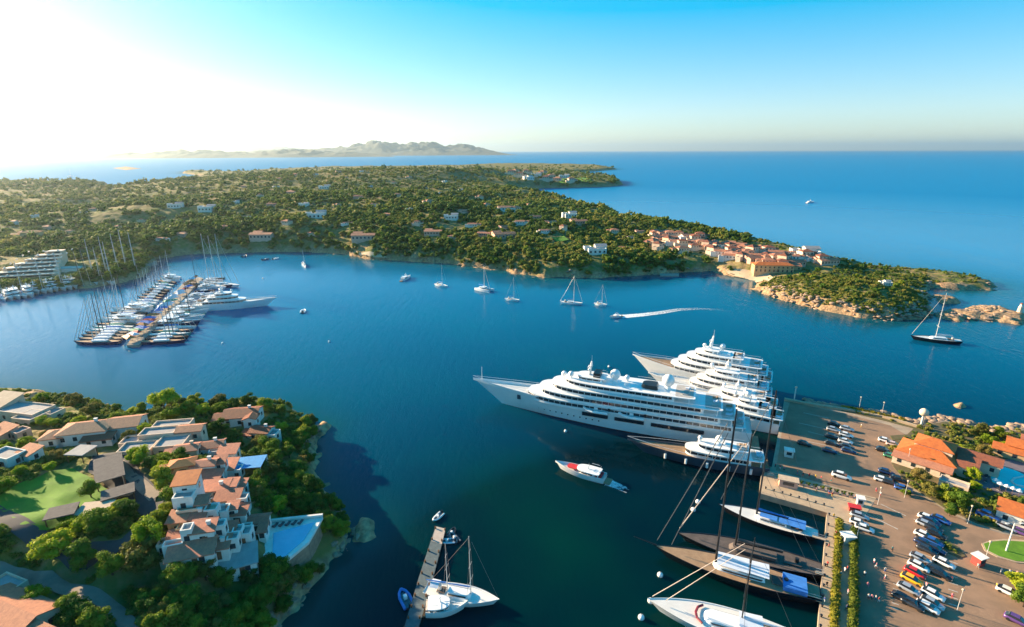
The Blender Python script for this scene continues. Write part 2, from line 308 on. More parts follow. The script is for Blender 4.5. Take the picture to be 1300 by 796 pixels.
x, y = far(455, 14000); ridge('mountain', x, y, 3600, 2400, [(-1,20),(-.75,90),(-.55,150),(-.35,140),(-.2,200),(-.05,260),(.05,330),(.13,420),(.22,330),(.3,310),(.38,350),(.5,380),(.6,250),(.72,310),(.82,240),(.92,130),(1,15)], 1, 4)
x, y = far(150, 19000); ridge('far_coast', x, y, 8500, 2000, [(-1,150),(-.6,210),(-.3,300),(0,340),(.2,260),(.4,330),(.6,300),(.8,200),(1,40)], 1, 14)
x, y = far(300, 9500); ridge('hills', x, y, 2600, 700, [(-1,10),(-.6,100),(-.2,140),(.1,95),(.4,160),(.7,120),(1,15)], 1, 24)
# ------------------------------------------------------------------ the air
def haze():
    m = bpy.data.materials.new('haze'); m.use_nodes = True; t = m.node_tree; t.nodes.remove(t.nodes['Principled BSDF'])
    v = t.nodes.new('ShaderNodeVolumePrincipled'); v.inputs['Color'].default_value = (.70, .88, 1, 1); v.inputs['Density'].default_value = HAZE_D; v.inputs['Anisotropy'].default_value = HAZE_G
    t.links.new(v.outputs[0], t.nodes['Material Output'].inputs['Volume'])
    o = MB().box(0, 20000, -8, 120000, 70000, 620).build('haze', m); tag(o, kind='stuff')
HAZE_D, HAZE_G = 3.2e-5, .7
haze()
# ================================================================== trees
L_dark = leaf_mat('evergreen_leaves', (.045,.11,.016), (.11,.19,.02), (.25,.29,.025))
L_lite = leaf_mat('yellow_green_leaves', (.14,.21,.012), (.24,.33,.016), (.36,.40,.025))  # lighter yellow green foliage colour
L_olive = leaf_mat('olive_leaves', (.10,.12,.025), (.18,.17,.035), (.27,.21,.06))
L_stuff = leaf_mat('wood_leaves', (.05,.11,.018), (.13,.19,.028), (.31,.27,.06), 'tint')
M_bark = mat('bark', (.10,.065,.045), .95, (.06,.04,.03), 3, bump=.6)
def ico(sub=1):
    bm = bmesh.new(); bmesh.ops.create_icosphere(bm, subdivisions=sub, radius=1); V = np.array([v.co[:] for v in bm.verts]); Fq = np.array([[v.index for v in f.verts] for f in bm.faces]); bm.free(); return V, Fq
I1, I2 = ico(1), ico(2)
def crown_np(rng, R, Hc, z0, ncl, nleaf, leaf, flat=1.0, gap=.0):
    """leaf clumps through the crown's volume, each around a small lumpy core"""
    V, Fq = [], []; nv = 0
    for k in range(ncl):
        a = rng.uniform(0, 2*PI); q = rng.uniform(0, 1)**.5; hz = rng.uniform(.0, 1)
        lim = math.sqrt(max(.05, 1-(hz*2-1)**2*.85)) if flat >= 1 else (1-.35*hz)
        c = np.array([R*.78*q*lim*math.cos(a), R*.78*q*lim*math.sin(a), z0 + Hc*(.12+.76*hz)]); r = R*rng.uniform(.26,.42)*(1 if ncl > 8 else 1.25)
        v = I1[0]*r*np.array([1,1,.72])*(.62+.25*rng.random((len(I1[0]),1))) + c; V.append(v); Fq.append(I1[1]+nv); nv += len(v)
        n = nleaf; d = rng.normal(size=(n,3)); d /= np.linalg.norm(d, axis=1)[:,None]; pos = c + d*np.array([1,1,.75])*r*rng.uniform(.72,1.12,(n,1))
        nn = d + rng.normal(size=(n,3))*.55; nn /= np.linalg.norm(nn, axis=1)[:,None]; u = np.cross(nn, rng.normal(size=(n,3))); u /= np.linalg.norm(u, axis=1)[:,None]; w_ = np.cross(nn, u); s = leaf*rng.uniform(.6,1.3,(n,1))
        t3 = np.stack([pos+u*s, pos-u*s*.5+w_*s*.9, pos-u*s*.5-w_*s*.9], 1).reshape(-1,3); V.append(t3); Fq.append(np.arange(n*3).reshape(-1,3)+nv); nv += n*3
    return np.concatenate(V), np.concatenate(Fq)
def tree_proto(seed, R, Hc, z0, ncl, nleaf, leaf, m, flat=1.0, tr=.22):
    rng = np.random.default_rng(seed); V, Fq = crown_np(rng, R, Hc, z0, ncl, nleaf, leaf, flat); cm = np_mesh('crown', V, Fq, [m])
    tb = MB(); tb.tube((0,0,-1.5),(.1,0,z0*.7+.4),tr,tr*.75,7)
    for k in range(5):
        a = 2*PI*k/5+.3; tb.tube((.1,0,z0*.65+.3),(R*.5*math.cos(a),R*.5*math.sin(a),z0+Hc*.4),tr*.5,tr*.15,5)
    return cm, tb.mesh('trunk', M_bark)
TP = {  # kind: prototypes
 'round': [tree_proto(s, 3.0, 4.0, 1.6, 18, 190, .21, L_dark) for s in (1,2,3)],
 'olive': [tree_proto(s, 3.0, 3.6, 1.5, 18, 190, .21, L_olive) for s in (4,5)],
 'pine':  [tree_proto(s, 4.2, 2.6, 4.2, 20, 200, .23, L_lite, .5, .3) for s in (6,7)],
 'lite':  [tree_proto(s, 3.0, 3.4, 1.4, 18, 190, .21, L_lite) for s in (8,9)],
 'bush':  [tree_proto(s, 1.6, 1.7, .2, 9, 110, .16, L_dark, 1, .1) for s in (10,11)],
 'far':   [tree_proto(s, 3.2, 3.6, 1.0, 11, 30, .55, L_dark) for s in (12,13,14)],
 'farolive': [tree_proto(s, 3.0, 3.2, .8, 11, 30, .55, L_olive) for s in (15,16)]}
NT = [0]
def tree(kind, loc, s=1.0, label=None, group=None, name='tree', cat='tree', k=None):
    a = TP[kind]; cm, tm = a[NT[0] % len(a) if k is None else k]; NT[0] += 1
    t = thing(name, label, cat, loc, random.uniform(0, 6.28), group); t.scale = (s*random.uniform(.9,1.1), s*random.uniform(.9,1.1), s*random.uniform(.85,1.1))
    for n, me in (('crown', cm), ('trunk', tm)): o = link(n, me, t)
    return t
def inside(x, y, poly):
    r = False; n = len(poly)
    for i in range(n):
        a, b = poly[i], poly[(i+1) % n]
        if (a[1] > y) != (b[1] > y) and x < (b[0]-a[0])*(y-a[1])/(b[1]-a[1]) + a[0]: r = not r
    return r
# ================================================================== houses
M_white = mat('white_plaster', (.74,.72,.68), .8, (.62,.60,.55), .6, bump=.15, rnd=.05)
M_cream = mat('cream_plaster', (.72,.56,.42), .8, (.60,.45,.33), .6, rnd=.06)
M_pink = mat('pink_plaster', (.66,.40,.30), .8, (.55,.33,.25), .6, rnd=.1)
M_ochre = mat('ochre_plaster', (.62,.40,.20), .8, (.5,.32,.17), .6, rnd=.06)
M_tile = mat('terracotta_tiles', (.42,.13,.065), .85, (.27,.095,.06), 1.3, 6, bump=.6, rnd=.12, wave=(2.2,'X',.35))
M_tile2 = mat('pale_terracotta_tiles', (.60,.25,.14), .85, (.44,.18,.11), 1.3, 6, bump=.6, rnd=.12, wave=(2.2,'X',.3))
M_otile = mat('orange_tiles', (.72,.20,.045), .8, (.55,.14,.035), 1.0, 6, bump=.5, wave=(1.6,'X',.3))
M_flat = mat('grey_roof_membrane', (.36,.34,.33), .9, (.28,.27,.27), .5, rnd=.08)
M_slab = mat('timber_slat_roof', (.16,.145,.14), .9, (.11,.10,.10), .8, wave=(1.5,'X',.4), bump=.4)
M_tan = mat('tan_roof_sheet', (.55,.42,.30), .9, (.46,.35,.25), .8)
M_glass = mat('dark_window_glass', (.02,.03,.04), .12, (.03,.05,.06), .5, spec=.8)
M_wood = mat('brown_timber', (.18,.09,.045), .7, (.12,.06,.03), 2)
M_paving = mat('terrace_paving', (.42,.31,.25), .85, (.34,.25,.2), .9, bump=.2, coords='World')
M_granite = mat('granite', (.40,.28,.19), .9, (.22,.15,.11), .8, 8, bump=.9, coords='World')
OCC = []                                              # footprints kept clear of trees: (x, y, radius)
def blk_roof(kind, w, d, ov=.4, pitch=.28, th=.22):
    """roof mesh over a w x d block, eaves at z = 0"""
    mb = MB(); a, b = w/2+ov, d/2+ov
    if kind == 'gable':
        h = b*pitch*1.25
        for sgn in (1, -1):
            q = [(-a, sgn*b, 0), (a, sgn*b, 0), (a, 0, h), (-a, 0, h)]
            vs = q + [(x, y, z+th) for x, y, z in q]; mb.add(vs, [(0,1,2,3),(7,6,5,4),(0,4,5,1),(1,5,6,2),(3,7,4,0)] if sgn < 0 else [(3,2,1,0),(4,5,6,7),(1,5,4,0),(2,6,5,1),(0,4,7,3)])
    elif kind == 'hip':
        h = min(a, b)*pitch*1.35; r = abs(a-b)
        rg = [(-r, 0, h), (r, 0, h)] if a > b else [(0, -r, h), (0, r, h)]
        vs = [(-a,-b,0),(a,-b,0),(a,b,0),(-a,b,0),(-a,-b,th),(a,-b,th),(a,b,th),(-a,b,th)] + [(x,y,z+th) for x,y,z in rg]
        top = [(4,5,9,8),(5,6,9),(6,7,8,9),(7,4,8)] if a > b else [(4,5,8),(5,6,9,8),(6,7,9),(7,4,8,9)]
        mb.add(vs, [(3,2,1,0),(0,1,5,4),(1,2,6,5),(2,3,7,6),(3,0,4,7)] + top)
    elif kind == 'shed':
        h = d*pitch*.8; q = [(-a,-b,0),(a,-b,0),(a,b,h),(-a,b,h)]; vs = q + [(x,y,z+th) for x,y,z in q]
        mb.add(vs, [(3,2,1,0),(4,5,6,7),(0,1,5,4),(1,2,6,5),(2,3,7,6),(3,0,4,7)])
    else:                                             # flat terrace roof inside a low parapet
        mb.box(0, 0, -.1, w-.5, d-.5, .15)
    return mb
def gable_walls(mb, w, d, h, cx, cy, rz, kind, pitch=.28):
    mb.box(cx, cy, -4.0, w, d, h+4.0, rz)
    c, s = math.cos(rz), math.sin(rz); T = lambda x, y, z: (cx+x*c-y*s, cy+x*s+y*c, z)
    if kind == 'gable':
        hh = (d/2+.4)*pitch*1.25 - .02; a, b = w/2-.01, d/2
        for sx in (-1, 1): x0, x1 = sx*a, sx*(a-.25); mb.add([T(x0,-b,h),T(x0,b,h),T(x0,0,h+hh),T(x1,-b,h),T(x1,b,h),T(x1,0,h+hh)], [(0,1,2),(5,4,3),(0,3,4,1),(1,4,5,2),(2,5,3,0)])
    elif kind == 'shed':
        hh = d*pitch*.8; b = d/2-.01; a = w/2-.01
        mb.add([T(-a,b,h),T(a,b,h),T(a,b,h+hh*.97),T(-a,b,h+hh*.97),T(-a,-b,h),T(a,-b,h)], [(0,1,2,3)[::-1],(4,5,1,0),(0,3,4),(1,5,2),(4,3,2,5)])
    elif kind == 'flat':
        t = .28
        for (x, y, ww, dd) in ((0,-d/2+t/2,w,t),(0,d/2-t/2,w,t),(-w/2+t/2,0,t,d-2*t),(w/2-t/2,0,t,d-2*t)): mb.box(cx+x*c-y*s, cy+x*s+y*c, h, ww, dd, .7, rz)
def house(name, label, cat, loc, rz, blocks, wall=None, roof=None, windows=True, chimney=0, group=None, small=False, occ=True, hs_=.8):
    """blocks: (x, y, w, d, h, roof kind[, roof material])"""
    wall = wall or M_white; roof = roof or M_tile; t = thing(name, label, cat, loc, rz, group); wb = MB(); blocks = [(b_[0],b_[1],b_[2],b_[3],b_[4]*hs_)+tuple(b_[5:]) for b_ in blocks]
    for k, bk in enumerate(blocks):
        x, y, w, d, h, kind = bk[:6]; rm = bk[6] if len(bk) > 6 else (M_flat if kind == 'flat' else roof); br = bk[7] if len(bk) > 7 else 0
        gable_walls(wb, w, d, h, x, y, br, kind)
        r = blk_roof(kind, w, d).build('roof', rm, t, loc=(x, y, h + (.02 if kind != 'flat' else .12)), rz=br)
        if k < chimney:
            hr = {'gable': d/2*.35, 'hip': min(w,d)/2*.37}.get(kind, .3)
            cb = MB().box(w*.22, .25, 0, .8, .6, hr+1.1).box(w*.22, .25, hr+1.1, 1.0, .8, .15); cb.build('chimney', wall, r)
        if windows and not small:
            c, s = math.cos(br), math.sin(br)
            def win(fx, fy, ax, z, ww, hh):
                q = MB(); px_, py_ = x+fx*c-fy*s, y+fx*s+fy*c; q.box(px_, py_, z, ww if ax else .12, .12 if ax else ww, hh, br)
                f = q.build('window', M_glass, t)
            n = max(1, int(w//3.2))
            for i in range(n):
                xx = -w/2 + w*(i+.5)/n
                win(xx, -d/2, True, max(.9, h-2.2), 1.1, 1.3)
                if h > 4.4: win(xx, -d/2, True, h-5.2, 1.1, 1.9)
            n = max(1, int(d//4))
            for i in range(n):
                yy = -d/2 + d*(i+.5)/n
                for sx in (-1, 1): win(sx*w/2, yy, False, max(.9, h-2.2), 1.0, 1.3)
        if occ: R = math.hypot(w, d)/2; c, s = math.cos(rz), math.sin(rz); OCC.append((loc[0]+x*c-y*s, loc[1]+x*s+y*c, R*.85+1.0))
    if windows and not small:
        x, y, w, d = blocks[0][:4]; MB().box(x+w*.1, y-d/2, .05, 1.1, .14, 2.1).build('door', M_wood, t)
    wb.build('wall', wall, t); return t
def at(px, py, dz=0): g = G(px, py); g.z += dz; return g
# --- villas of the near headland, each at its own pixel on the terrain (x, y of the photo)
house('villa', 'long pale villa with flat grey roofs at the headland\'s back edge', 'villa', at(28,530), rad(-12), [(0,0,22,8,4.2,'flat'),(9,-3,8,7,3.6,'flat'),(-10,2,9,8,5.0,'shed',M_tan),(13,1,5,5,3.4,'flat')], M_cream)
house('villa', 'large white villa with hipped terracotta roofs behind the courtyard', 'villa', at(118,556), rad(14), [(-1,0,13,8,4.6,'hip',M_tile2),(9,2,9,8,4.0,'gable',M_tile2),(-9,-1,6,6,3.6,'hip',M_tile2),(4,-5,8,3.4,2.6,'shed',M_tile)], M_white, chimney=1)
house('villa', 'stepped white villa with terraces and small domed annex', 'villa', at(205,572), rad(10), [(-5,-2,9,6,3.2,'flat'),(4,-1,8,7,3.6,'flat'),(-2,5,10,5,4.4,'flat'),(7,5,7,4.5,4.8,'gable',M_tile2),(-9,3,5,5,3.0,'flat'),(0,10,11,4,4.2,'flat')], M_cream, chimney=0)
house('villa', 'white villa with broad dark red roof above the wooded bay side', 'villa', at(310,536), rad(8), [(0,0,11,8,4.4,'gable'),(-6,-1,5,6,3.8,'gable'),(4,-4,4,4,4.6,'gable',M_tile,PI/2)], M_white, chimney=1)
house('villa', 'small white house with red roof and dark doorway below the broad red roof', 'house', at(334,556), rad(-6), [(0,0,6.5,5,3.6,'gable'),(4.5,-1,3,4,2.8,'flat'),(-4,-1.5,3.4,3,2.6,'shed')], M_white, chimney=1)
M_rose = mat('rose_terracotta_tiles', (.68,.25,.15), .85, (.50,.18,.12), 1.3, 6, bump=.6, rnd=.15, wave=(2.2,'X',.35))
for px, py, dg, bl, wl, ch, lab in [
 (240,580,14,[(0,0,6,4.4,3,'gable'),(-4,-1.5,3,3,2.4,'shed')],M_cream,1,'small house with pink gabled roof at the top west end of the stepped cluster'),
 (268,577,16,[(0,0,8,4.6,3.4,'gable'),(3,-3.2,5,2.4,2.6,'flat')],M_white,1,'white house with the longest pink roof at the top of the stepped cluster'),
 (292,583,8,[(0,0,5,4,3,'shed'),(-1,-3,4,2.4,2.4,'flat')],M_white,0,'white house with grey stepped terrace at the cluster\'s top east end'),
 (234,600,20,[(0,0,6,4.2,3,'hip',M_otile),(-3.5,-1.5,3,3,2.4,'shed',M_otile)],M_ochre,0,'small house with vivid orange hipped roof at the cluster\'s upper west edge'),
 (262,600,10,[(0,0,6,3.6,3,'gable'),(3.4,1,3,3,2.6,'shed')],M_white,1,'white cottage with pink gabled roof just east of the orange hipped one'),
 (290,604,6,[(0,0,5,4.4,3.2,'shed'),(3.4,-1,2,3,2.6,'flat')],M_white,0,'square white cottage with deep red sloping roof near the blue canopy'),
 (268,616,8,[(0,0,6,3.4,2.8,'shed'),(-3.6,.5,2.4,2.6,3.4,'flat')],M_white,0,'white cottage with low red roof behind the tower house'),
 (243,637,12,[(0,0,5,4.4,6.4,'shed',M_otile),(.3,-3.6,4.4,3,4.2,'flat')],M_white,0,'tall white tower house with bright orange sunlit roof'),
 (276,630,6,[(0,0,6.4,3.6,2.8,'shed'),(3.8,.8,2.6,2.8,3,'shed')],M_white,1,'white cottage with wide red roof east of the tower house'),
 (302,628,4,[(0,0,4.6,3.4,2.8,'shed'),(-2.8,-1,2.2,2.6,2.2,'flat')],M_white,0,'white cottage with brown red roof at the cluster\'s eastern slope'),
 (292,643,10,[(0,0,5.6,3.4,2.8,'shed'),(3.6,-.5,2.4,2.6,2.4,'flat'),(-3.4,-1,2,2.4,2.2,'flat')],M_white,0,'white cottage with pink roof and two little roof terraces'),
 (243,658,14,[(0,0,4.6,3.6,2.8,'flat'),(2.8,.8,2.4,2.8,3.6,'shed')],M_cream,0,'cream cottage with open roof terrace south of the tower house'),
 (231,674,10,[(0,0,3.8,3.6,3.6,'shed',M_tile2),(2.2,-2.6,3.4,2.4,2.6,'flat')],M_ochre,0,'narrow ochre cottage at the cluster\'s sunlit west edge'),
 (252,670,10,[(0,0,4.6,3.8,3.6,'shed'),(3.2,1.2,2.8,2.8,4,'flat',M_tan)],M_white,1,'white cottage with tan square terrace and pink roof'),
 (278,662,12,[(0,0,5.4,3.2,3,'flat'),(-3.4,.6,2.2,2.6,3.4,'shed'),(3.2,1.2,2.4,2.4,2.8,'shed')],M_white,0,'white cottage with enclosed terrace in the cluster\'s centre'),
 (304,662,8,[(0,0,4.4,3.4,3,'shed'),(-2.8,-1.2,2,2.4,2.4,'flat')],M_white,0,'white cottage with red roof next to the pool house'),
 (262,686,14,[(0,0,4.8,3.6,3.4,'shed'),(-3,-.6,2.2,2.6,4.2,'flat'),(3,1,2.4,2.6,2.8,'flat')],M_white,1,'white cottage with arched stair turret in the lower cluster'),
 (287,684,12,[(0,0,5,3,2.8,'shed'),(3.2,-.8,2.2,2.6,2.6,'flat')],M_white,0,'white cottage with pink roof between turret and pool terrace'),
 (310,688,10,[(0,0,4.2,3.2,2.8,'flat'),(-2.6,1,2.2,2.4,3.2,'shed')],M_white,0,'white cottage with flat terrace beside the pale pool'),
 (232,696,16,[(0,0,5,3.6,2.8,'shed'),(-3.2,-.6,2.2,2.6,2.4,'flat')],M_cream,0,'cream cottage with rose roof at the cluster\'s lower west edge'),
 (246,712,18,[(0,0,9,4.4,2.6,'shed'),(-4,2.8,4,2,3.2,'flat')],M_white,0,'white house with the widest chestnut red roof at the cluster\'s foot'),
 (279,706,14,[(0,0,5,3.6,2.8,'shed'),(3,1.4,2.4,2.6,3,'flat')],M_white,1,'white cottage with red roof at the cluster\'s foot near the pavilion'),
 (328,672,10,[(0,0,5.5,3.4,3,'gable'),(-1.6,-3.6,2.4,4,3,'flat'),(2.2,-3.2,1.6,3,2.6,'shed')],M_white,0,'red roofed pool house above the pale pool terrace')]:
    house('cottage', lab, 'house', at(px,py), rad(dg), bl, wl, M_rose, chimney=ch, hs_=.95)
house('pavilion', 'white pavilion with square pale grey roof below the pool terrace', 'pavilion', at(305,722), rad(24), [(0,0,7.5,5.4,3.0,'shed',M_flat)], M_white)
house('villa', 'villa with brown pink roofs cut by the photo\'s bottom left corner', 'villa', at(20,792), rad(-20), [(0,0,16,8,4.0,'gable',M_tile2),(10,-4,8,7,3.2,'shed',M_tile2),(-9,3,7,6,3.6,'flat')], M_cream)
house('villa', 'small white house half hidden in trees west of the lawn', 'house', at(12,588), rad(-16), [(0,0,8,5,3.4,'flat'),(4,3,5,4,3.2,'shed',M_tile2)], M_white)
house('villa', 'low pinkish house on open ground at the photo\'s left edge', 'house', at(6,556), rad(-20), [(0,0,7,5,3.2,'shed',M_tile2),(5,2,4,4,2.8,'flat')], M_pink)
def carport(label, px, py, w, d, rz, m, h=2.7):
    p = at(px, py); t = thing('carport', label, 'carport', p, rz); MB().box(0,0,h,w,d,.25).build('roof', m, t)
    for sx in (-1,1):
        for sy in (-1,1): MB().tube((sx*(w/2-.4), sy*(d/2-.4), -2),(sx*(w/2-.4), sy*(d/2-.4), h),.14).build('post', M_wood, t)
    MB().box(0, d/2-.6, -1, w-1, .2, h+.98).build('back_wall', M_cream, t)
    OCC.append((p.x, p.y, max(w,d)/2))
carport('carport with pale grey square roof beside the courtyard entrance', 106,583,5.5,5.5,rad(-5),M_flat)
carport('long carport with dark slatted roof stepping down beside the lawn', 141,605,14,6.5,rad(-52),M_slab)
carport('short carport with dark slatted roof at the lane\'s foot', 153,637,7,5,rad(35),M_slab)
carport('carport with grey roof on the lawn\'s southern border', 82,662,6,5,rad(25),M_slab)
carport('carport with sunlit tan roof between lawn and lane', 124,658,7,5,rad(10),M_tan)
# blue fabric roof over a courtyard, on four posts
p = at(320,600); t = thing('shade_canopy', 'large bright blue fabric canopy beside the red roofed cluster', 'canopy', p, rad(10))
bl = mat('blue_fabric', (.05,.30,.62), .8, (.04,.24,.52), .6); MB().prism([(-3.6,-3),(3.6,-3.4),(3.8,3.2),(-3.4,3)],3.4,3.5).build('fabric', bl, t); MB().box(0,3.2,-3,7.4,.3,6.2).build('wall', M_white, t)
for x, y in ((-3.4,-2.8),(3.4,-3.1),(3.5,2.7),(-3.2,2.6)): MB().tube((x,y,-3),(x,y,3.4),.12).build('post', M_white, t)
OCC.append((p.x,p.y,5))
# --- surfaces draped over the headland
def drape(name, pix, m, lift=.12, step=2.0, kind='structure', z=None, hole=False):
    pts = [G(*q) for q in pix]; bm = bmesh.new(); vs = [bm.verts.new((q.x, q.y, 0)) for q in pts]; bm.faces.new(vs)
    x0, x1 = min(q.x for q in pts), max(q.x for q in pts); y0, y1 = min(q.y for q in pts), max(q.y for q in pts)
    for ax, a, b in ((0, x0, x1), (1, y0, y1)):
        k = a + step
        while k < b:
            co = (k,0,0) if ax == 0 else (0,k,0); no = (1,0,0) if ax == 0 else (0,1,0)
            bmesh.ops.bisect_plane(bm, geom=bm.verts[:]+bm.edges[:]+bm.faces[:], plane_co=co, plane_no=no); k += step
    bmesh.ops.triangulate(bm, faces=bm.faces[:])
    xs = np.array([v.co.x for v in bm.verts]); ys = np.array([v.co.y for v in bm.verts])
    hs = np.max([height(xs+dx, ys+dy) for dx, dy in ((0,0),(.6,0),(-.6,0),(0,.6),(0,-.6))], axis=0) if z is None else np.full(len(xs), z)
    for v, h in zip(bm.verts, hs): v.co.z = h + lift
    for f in bm.faces:
        if f.normal.z < 0: f.normal_flip()
    me = bpy.data.meshes.new(name); bm.to_mesh(me); bm.free(); me.materials.append(m); me.polygons.foreach_set('use_smooth', [True]*len(me.polygons)); return tag(link(name, me), kind=kind)
def strip(name, pix, wd, m, lift=.3):
    pts = [G(*q) for q in pix]; L, R = [], []; fine = []
    for a, b in zip(pts[:-1], pts[1:]):
        n = max(1, int((b-a).length/2)); fine += [a.lerp(b, i/n) for i in range(n)]
    fine.append(pts[-1])
    for i, q in enumerate(fine):
        d = (fine[min(i+1,len(fine)-1)] - fine[max(i-1,0)]); d.z = 0; d.normalize(); n = Vector((-d.y, d.x, 0)); L.append(q+n*wd/2); R.append(q-n*wd/2)
    V = []; k = 4
    for a, b in zip(L, R):
        for j in range(k+1): c = a.lerp(b, j/k); V.append((c.x, c.y, 0))
    V = np.array(V); V[:,2] = np.max([height(V[:,0]+dx, V[:,1]+dy) for dx, dy in ((0,0),(.5,0),(-.5,0),(0,.5),(0,-.5))], axis=0) + lift
    Fq = np.array([(i*(k+1)+j, i*(k+1)+j+1, (i+1)*(k+1)+j+1, (i+1)*(k+1)+j) for i in range(len(L)-1) for j in range(k)])
    OCC.extend((q.x, q.y, wd*.5+1.2) for q in fine[::2])
    return tag(link(name, np_mesh(name, V, Fq[:, ::-1], [m])), kind='structure')
M_lawn = mat('lawn_grass', (.12,.27,.012), .9, (.08,.19,.01), .25, 6, coords='World', bump=.3, bscale=3)
M_asph = mat('asphalt', (.065,.065,.07), .9, (.05,.05,.055), .3, 6, coords='World')
M_lane = mat('pale_lane_paving', (.26,.21,.17), .9, (.2,.16,.13), .4, 6, coords='World')
lawnpix = [(62,600),(92,596),(112,606),(135,622),(146,630),(140,646),(112,652),(88,664),(62,676),(30,674),(8,655),(-12,640),(14,622)]
drape('lawn', lawnpix, M_lawn, .22); LAWN = [G(*q) for q in lawnpix]
drape('courtyard', [(118,580),(160,574),(176,596),(200,622),(196,650),(160,660),(146,646),(150,630),(134,618),(112,600)], M_asph, .25)
strip('road', [(-30,640),(0,655),(30,672),(62,694),(96,705),(130,700),(160,690),(185,668),(196,640)], 4.2, M_asph)
strip('road', [(148,588),(172,610),(198,634)], 3.0, M_lane, .36)
strip('road', [(-60,722),(0,728),(60,738),(110,754),(148,776),(166,800),(170,830)], 3.0, M_lane)
def side_strip(off): pass
COURT = [G(*q) for q in [(118,580),(160,574),(200,622),(196,650),(150,650),(112,600)]]
# pool terrace: paving, pool with pale rim, low white wall
pool_c = at(372,683); pz = float(np.max(height(np.array([P(345,668,9).x, P(400,664,9).x, P(378,690,9).x, P(352,708,9).x]), np.array([P(345,668,9).y, P(400,664,9).y, P(378,690,9).y, P(352,708,9).y]))))+.5
def flatpoly(pix, z): return [tuple(P(x, y, z)[:2]) for x, y in pix]
M_pool = mat('pool_water', (.10,.42,.62), .05, (.12,.48,.68), .5, coords='World', spec=.6, bump=.1)
t = thing('pool_terrace', 'pale blue leaf shaped pool on a walled white terrace above the shore', 'swimming pool', (0,0,0))
MB().prism(flatpoly([(336,664),(410,656),(392,688),(358,716),(334,712)], pz), pz-.7, pz).build('terrace', M_white, t); MB().prism(flatpoly([(338,665),(407,658),(390,687),(358,714.5),(336,711)], pz), pz-9, pz-.703).build('retaining_wall', M_granite, t)
MB().prism(flatpoly([(347,677),(400,663),(386,686),(358,710),(346,704)], pz), pz, pz+.12).build('water', M_pool, t)
e = flatpoly([(336,664),(372,660),(410,656)], pz); MB().path([(x,y,pz+.5) for x,y in e], .45, 4).build('parapet', M_white, t)
for q in flatpoly([(345,690),(370,685),(390,675),(350,670),(376,664)], pz): OCC.append((q[0],q[1],5))
lm = [MB().box(0,0,.3,1.9,.7,.12,0).box(-.8,0,.42,.5,.7,.35), ]
for k,(x,y) in enumerate([(350,668),(358,667),(366,666),(374,665),(382,664)]):
    q = P(x,y,pz); t = thing('sun_lounger', 'dark sun lounger lined up along the pale pool\'s back wall', 'lounger', q, rad(80), 'loungers by the headland pool'); lm[0].build('seat', mat('dark_cushion',(.08,.07,.08),.8), t)
    for sx in (-.7,.7): MB().box(sx,0,0,.08,.6,.3).build('leg', M_white, t)

# --- houses of the far peninsula: four prototypes, copied one by one
def small_house(label, wall, roof, blocks, loc, rz, group):
    t = thing('villa', label, 'villa', loc, rz, group); wb = MB(); rb = MB()
    for x, y, w, d, h, kind in blocks:
        gable_walls(wb, w, d, h, x, y, 0, kind); r = blk_roof(kind, w, d)
        rb.add([(a+x, b+y, c+h+.05) for a, b, c in r.v], r.f)
    q = MB()
    x, y, w, d, h, k = blocks[0]
    for i in range(int(w//3)): q.box(x-w/2+w*(i+.5)/(w//3), y-d/2, h-2.3, 1.3, .2, 1.5)
    wb.build('wall', wall, t); rb.build('roof', roof, t); o = q.build('window', M_glass, t); o['kind'] = 'stuff'
    return t
PROTO = [
  (M_white, M_tile2, [(0,0,14,8,4,'gable'),(9,3,8,7,3.4,'gable'),(-8,-2,6,6,3,'flat')]),
  (M_white, M_flat, [(0,0,13,7,3.2,'flat'),(4,5,8,6,4.6,'gable'),(-6,3,5,5,4,'flat')]),
  (M_cream, M_tile2, [(0,0,12,9,4.5,'hip'),(-8,2,7,6,3.5,'hip')]),
  (M_pink, M_tile2, [(0,0,18,7,3.8,'gable'),(-5,6,7,8,4.2,'gable')]),
  (M_cream, M_tile, [(0,0,10,8,6.2,'hip'),(7,2,6,6,4,'gable'),(-7,-1,5,5,3,'flat')]),
]
PN = ['white villa with pale pink gabled roofs', 'white villa with flat terraces', 'cream villa with hipped pale tile roof', 'long pink villa with low tile roof', 'two storey cream house with red tile roof']
protos = {}
FAR_HOUSES = []
def put_far(px, py, k, s=1.0, rz=None, label=None, group=None, where='among the trees of the far peninsula'):
    p = at(px, py, .3); s *= .98; rz = random.uniform(-.5,.9) if rz is None else rz
    lab = label or (PN[k] + ' ' + where); grp = group or (PN[k] + ' ' + where)
    if k not in protos: o = protos[k] = small_house(lab, *PROTO[k][:2], PROTO[k][2], p, rz, grp); o.scale = (s,)*3
    else:
        o = dup(protos[k], p, rz, lab, grp, s)
    if label and not group and 'group' in o.keys(): del o['group']
    o.name = 'villa'; OCC.append((p.x, p.y, 10*s)); u_ = Vector((p.x, p.y, 0)).normalized(); OCC.extend((p.x-u_.x*dd, p.y-u_.y*dd, 5.5*s) for dd in ((11,20,30) if p.length > 420 else (11,))); return o
put_far(757,322,1,1.25,.1,'large bright white villa with columns on the far shore\'s green slope')
put_far(222,264,1,1.1,.2,'pair of white terraced houses beside each other on the wooded slope, western one'); put_far(262,268,1,1.3,.1,'long white terraced building east of the western white terraced one')
put_far(402,277,1,1.4,.3,'broad sunlit white villa in the middle of the far woods')
put_far(573,278,1,1.0,.1,'white cube like villa north of the bay\'s anchored sailing yachts'); put_far(640,268,0,1.1,.2,'bright white gabled villa near the ocean side cove'); put_far(655,268,2,1.0,.4,'cream villa next to the bright gabled villa by the cove')
put_far(724,276,1,1.1,.2,'white villa on the rise above the ocean rocks'); put_far(735,285,3,1.0,.2,'pink villa below the white villa on the ocean side rise')
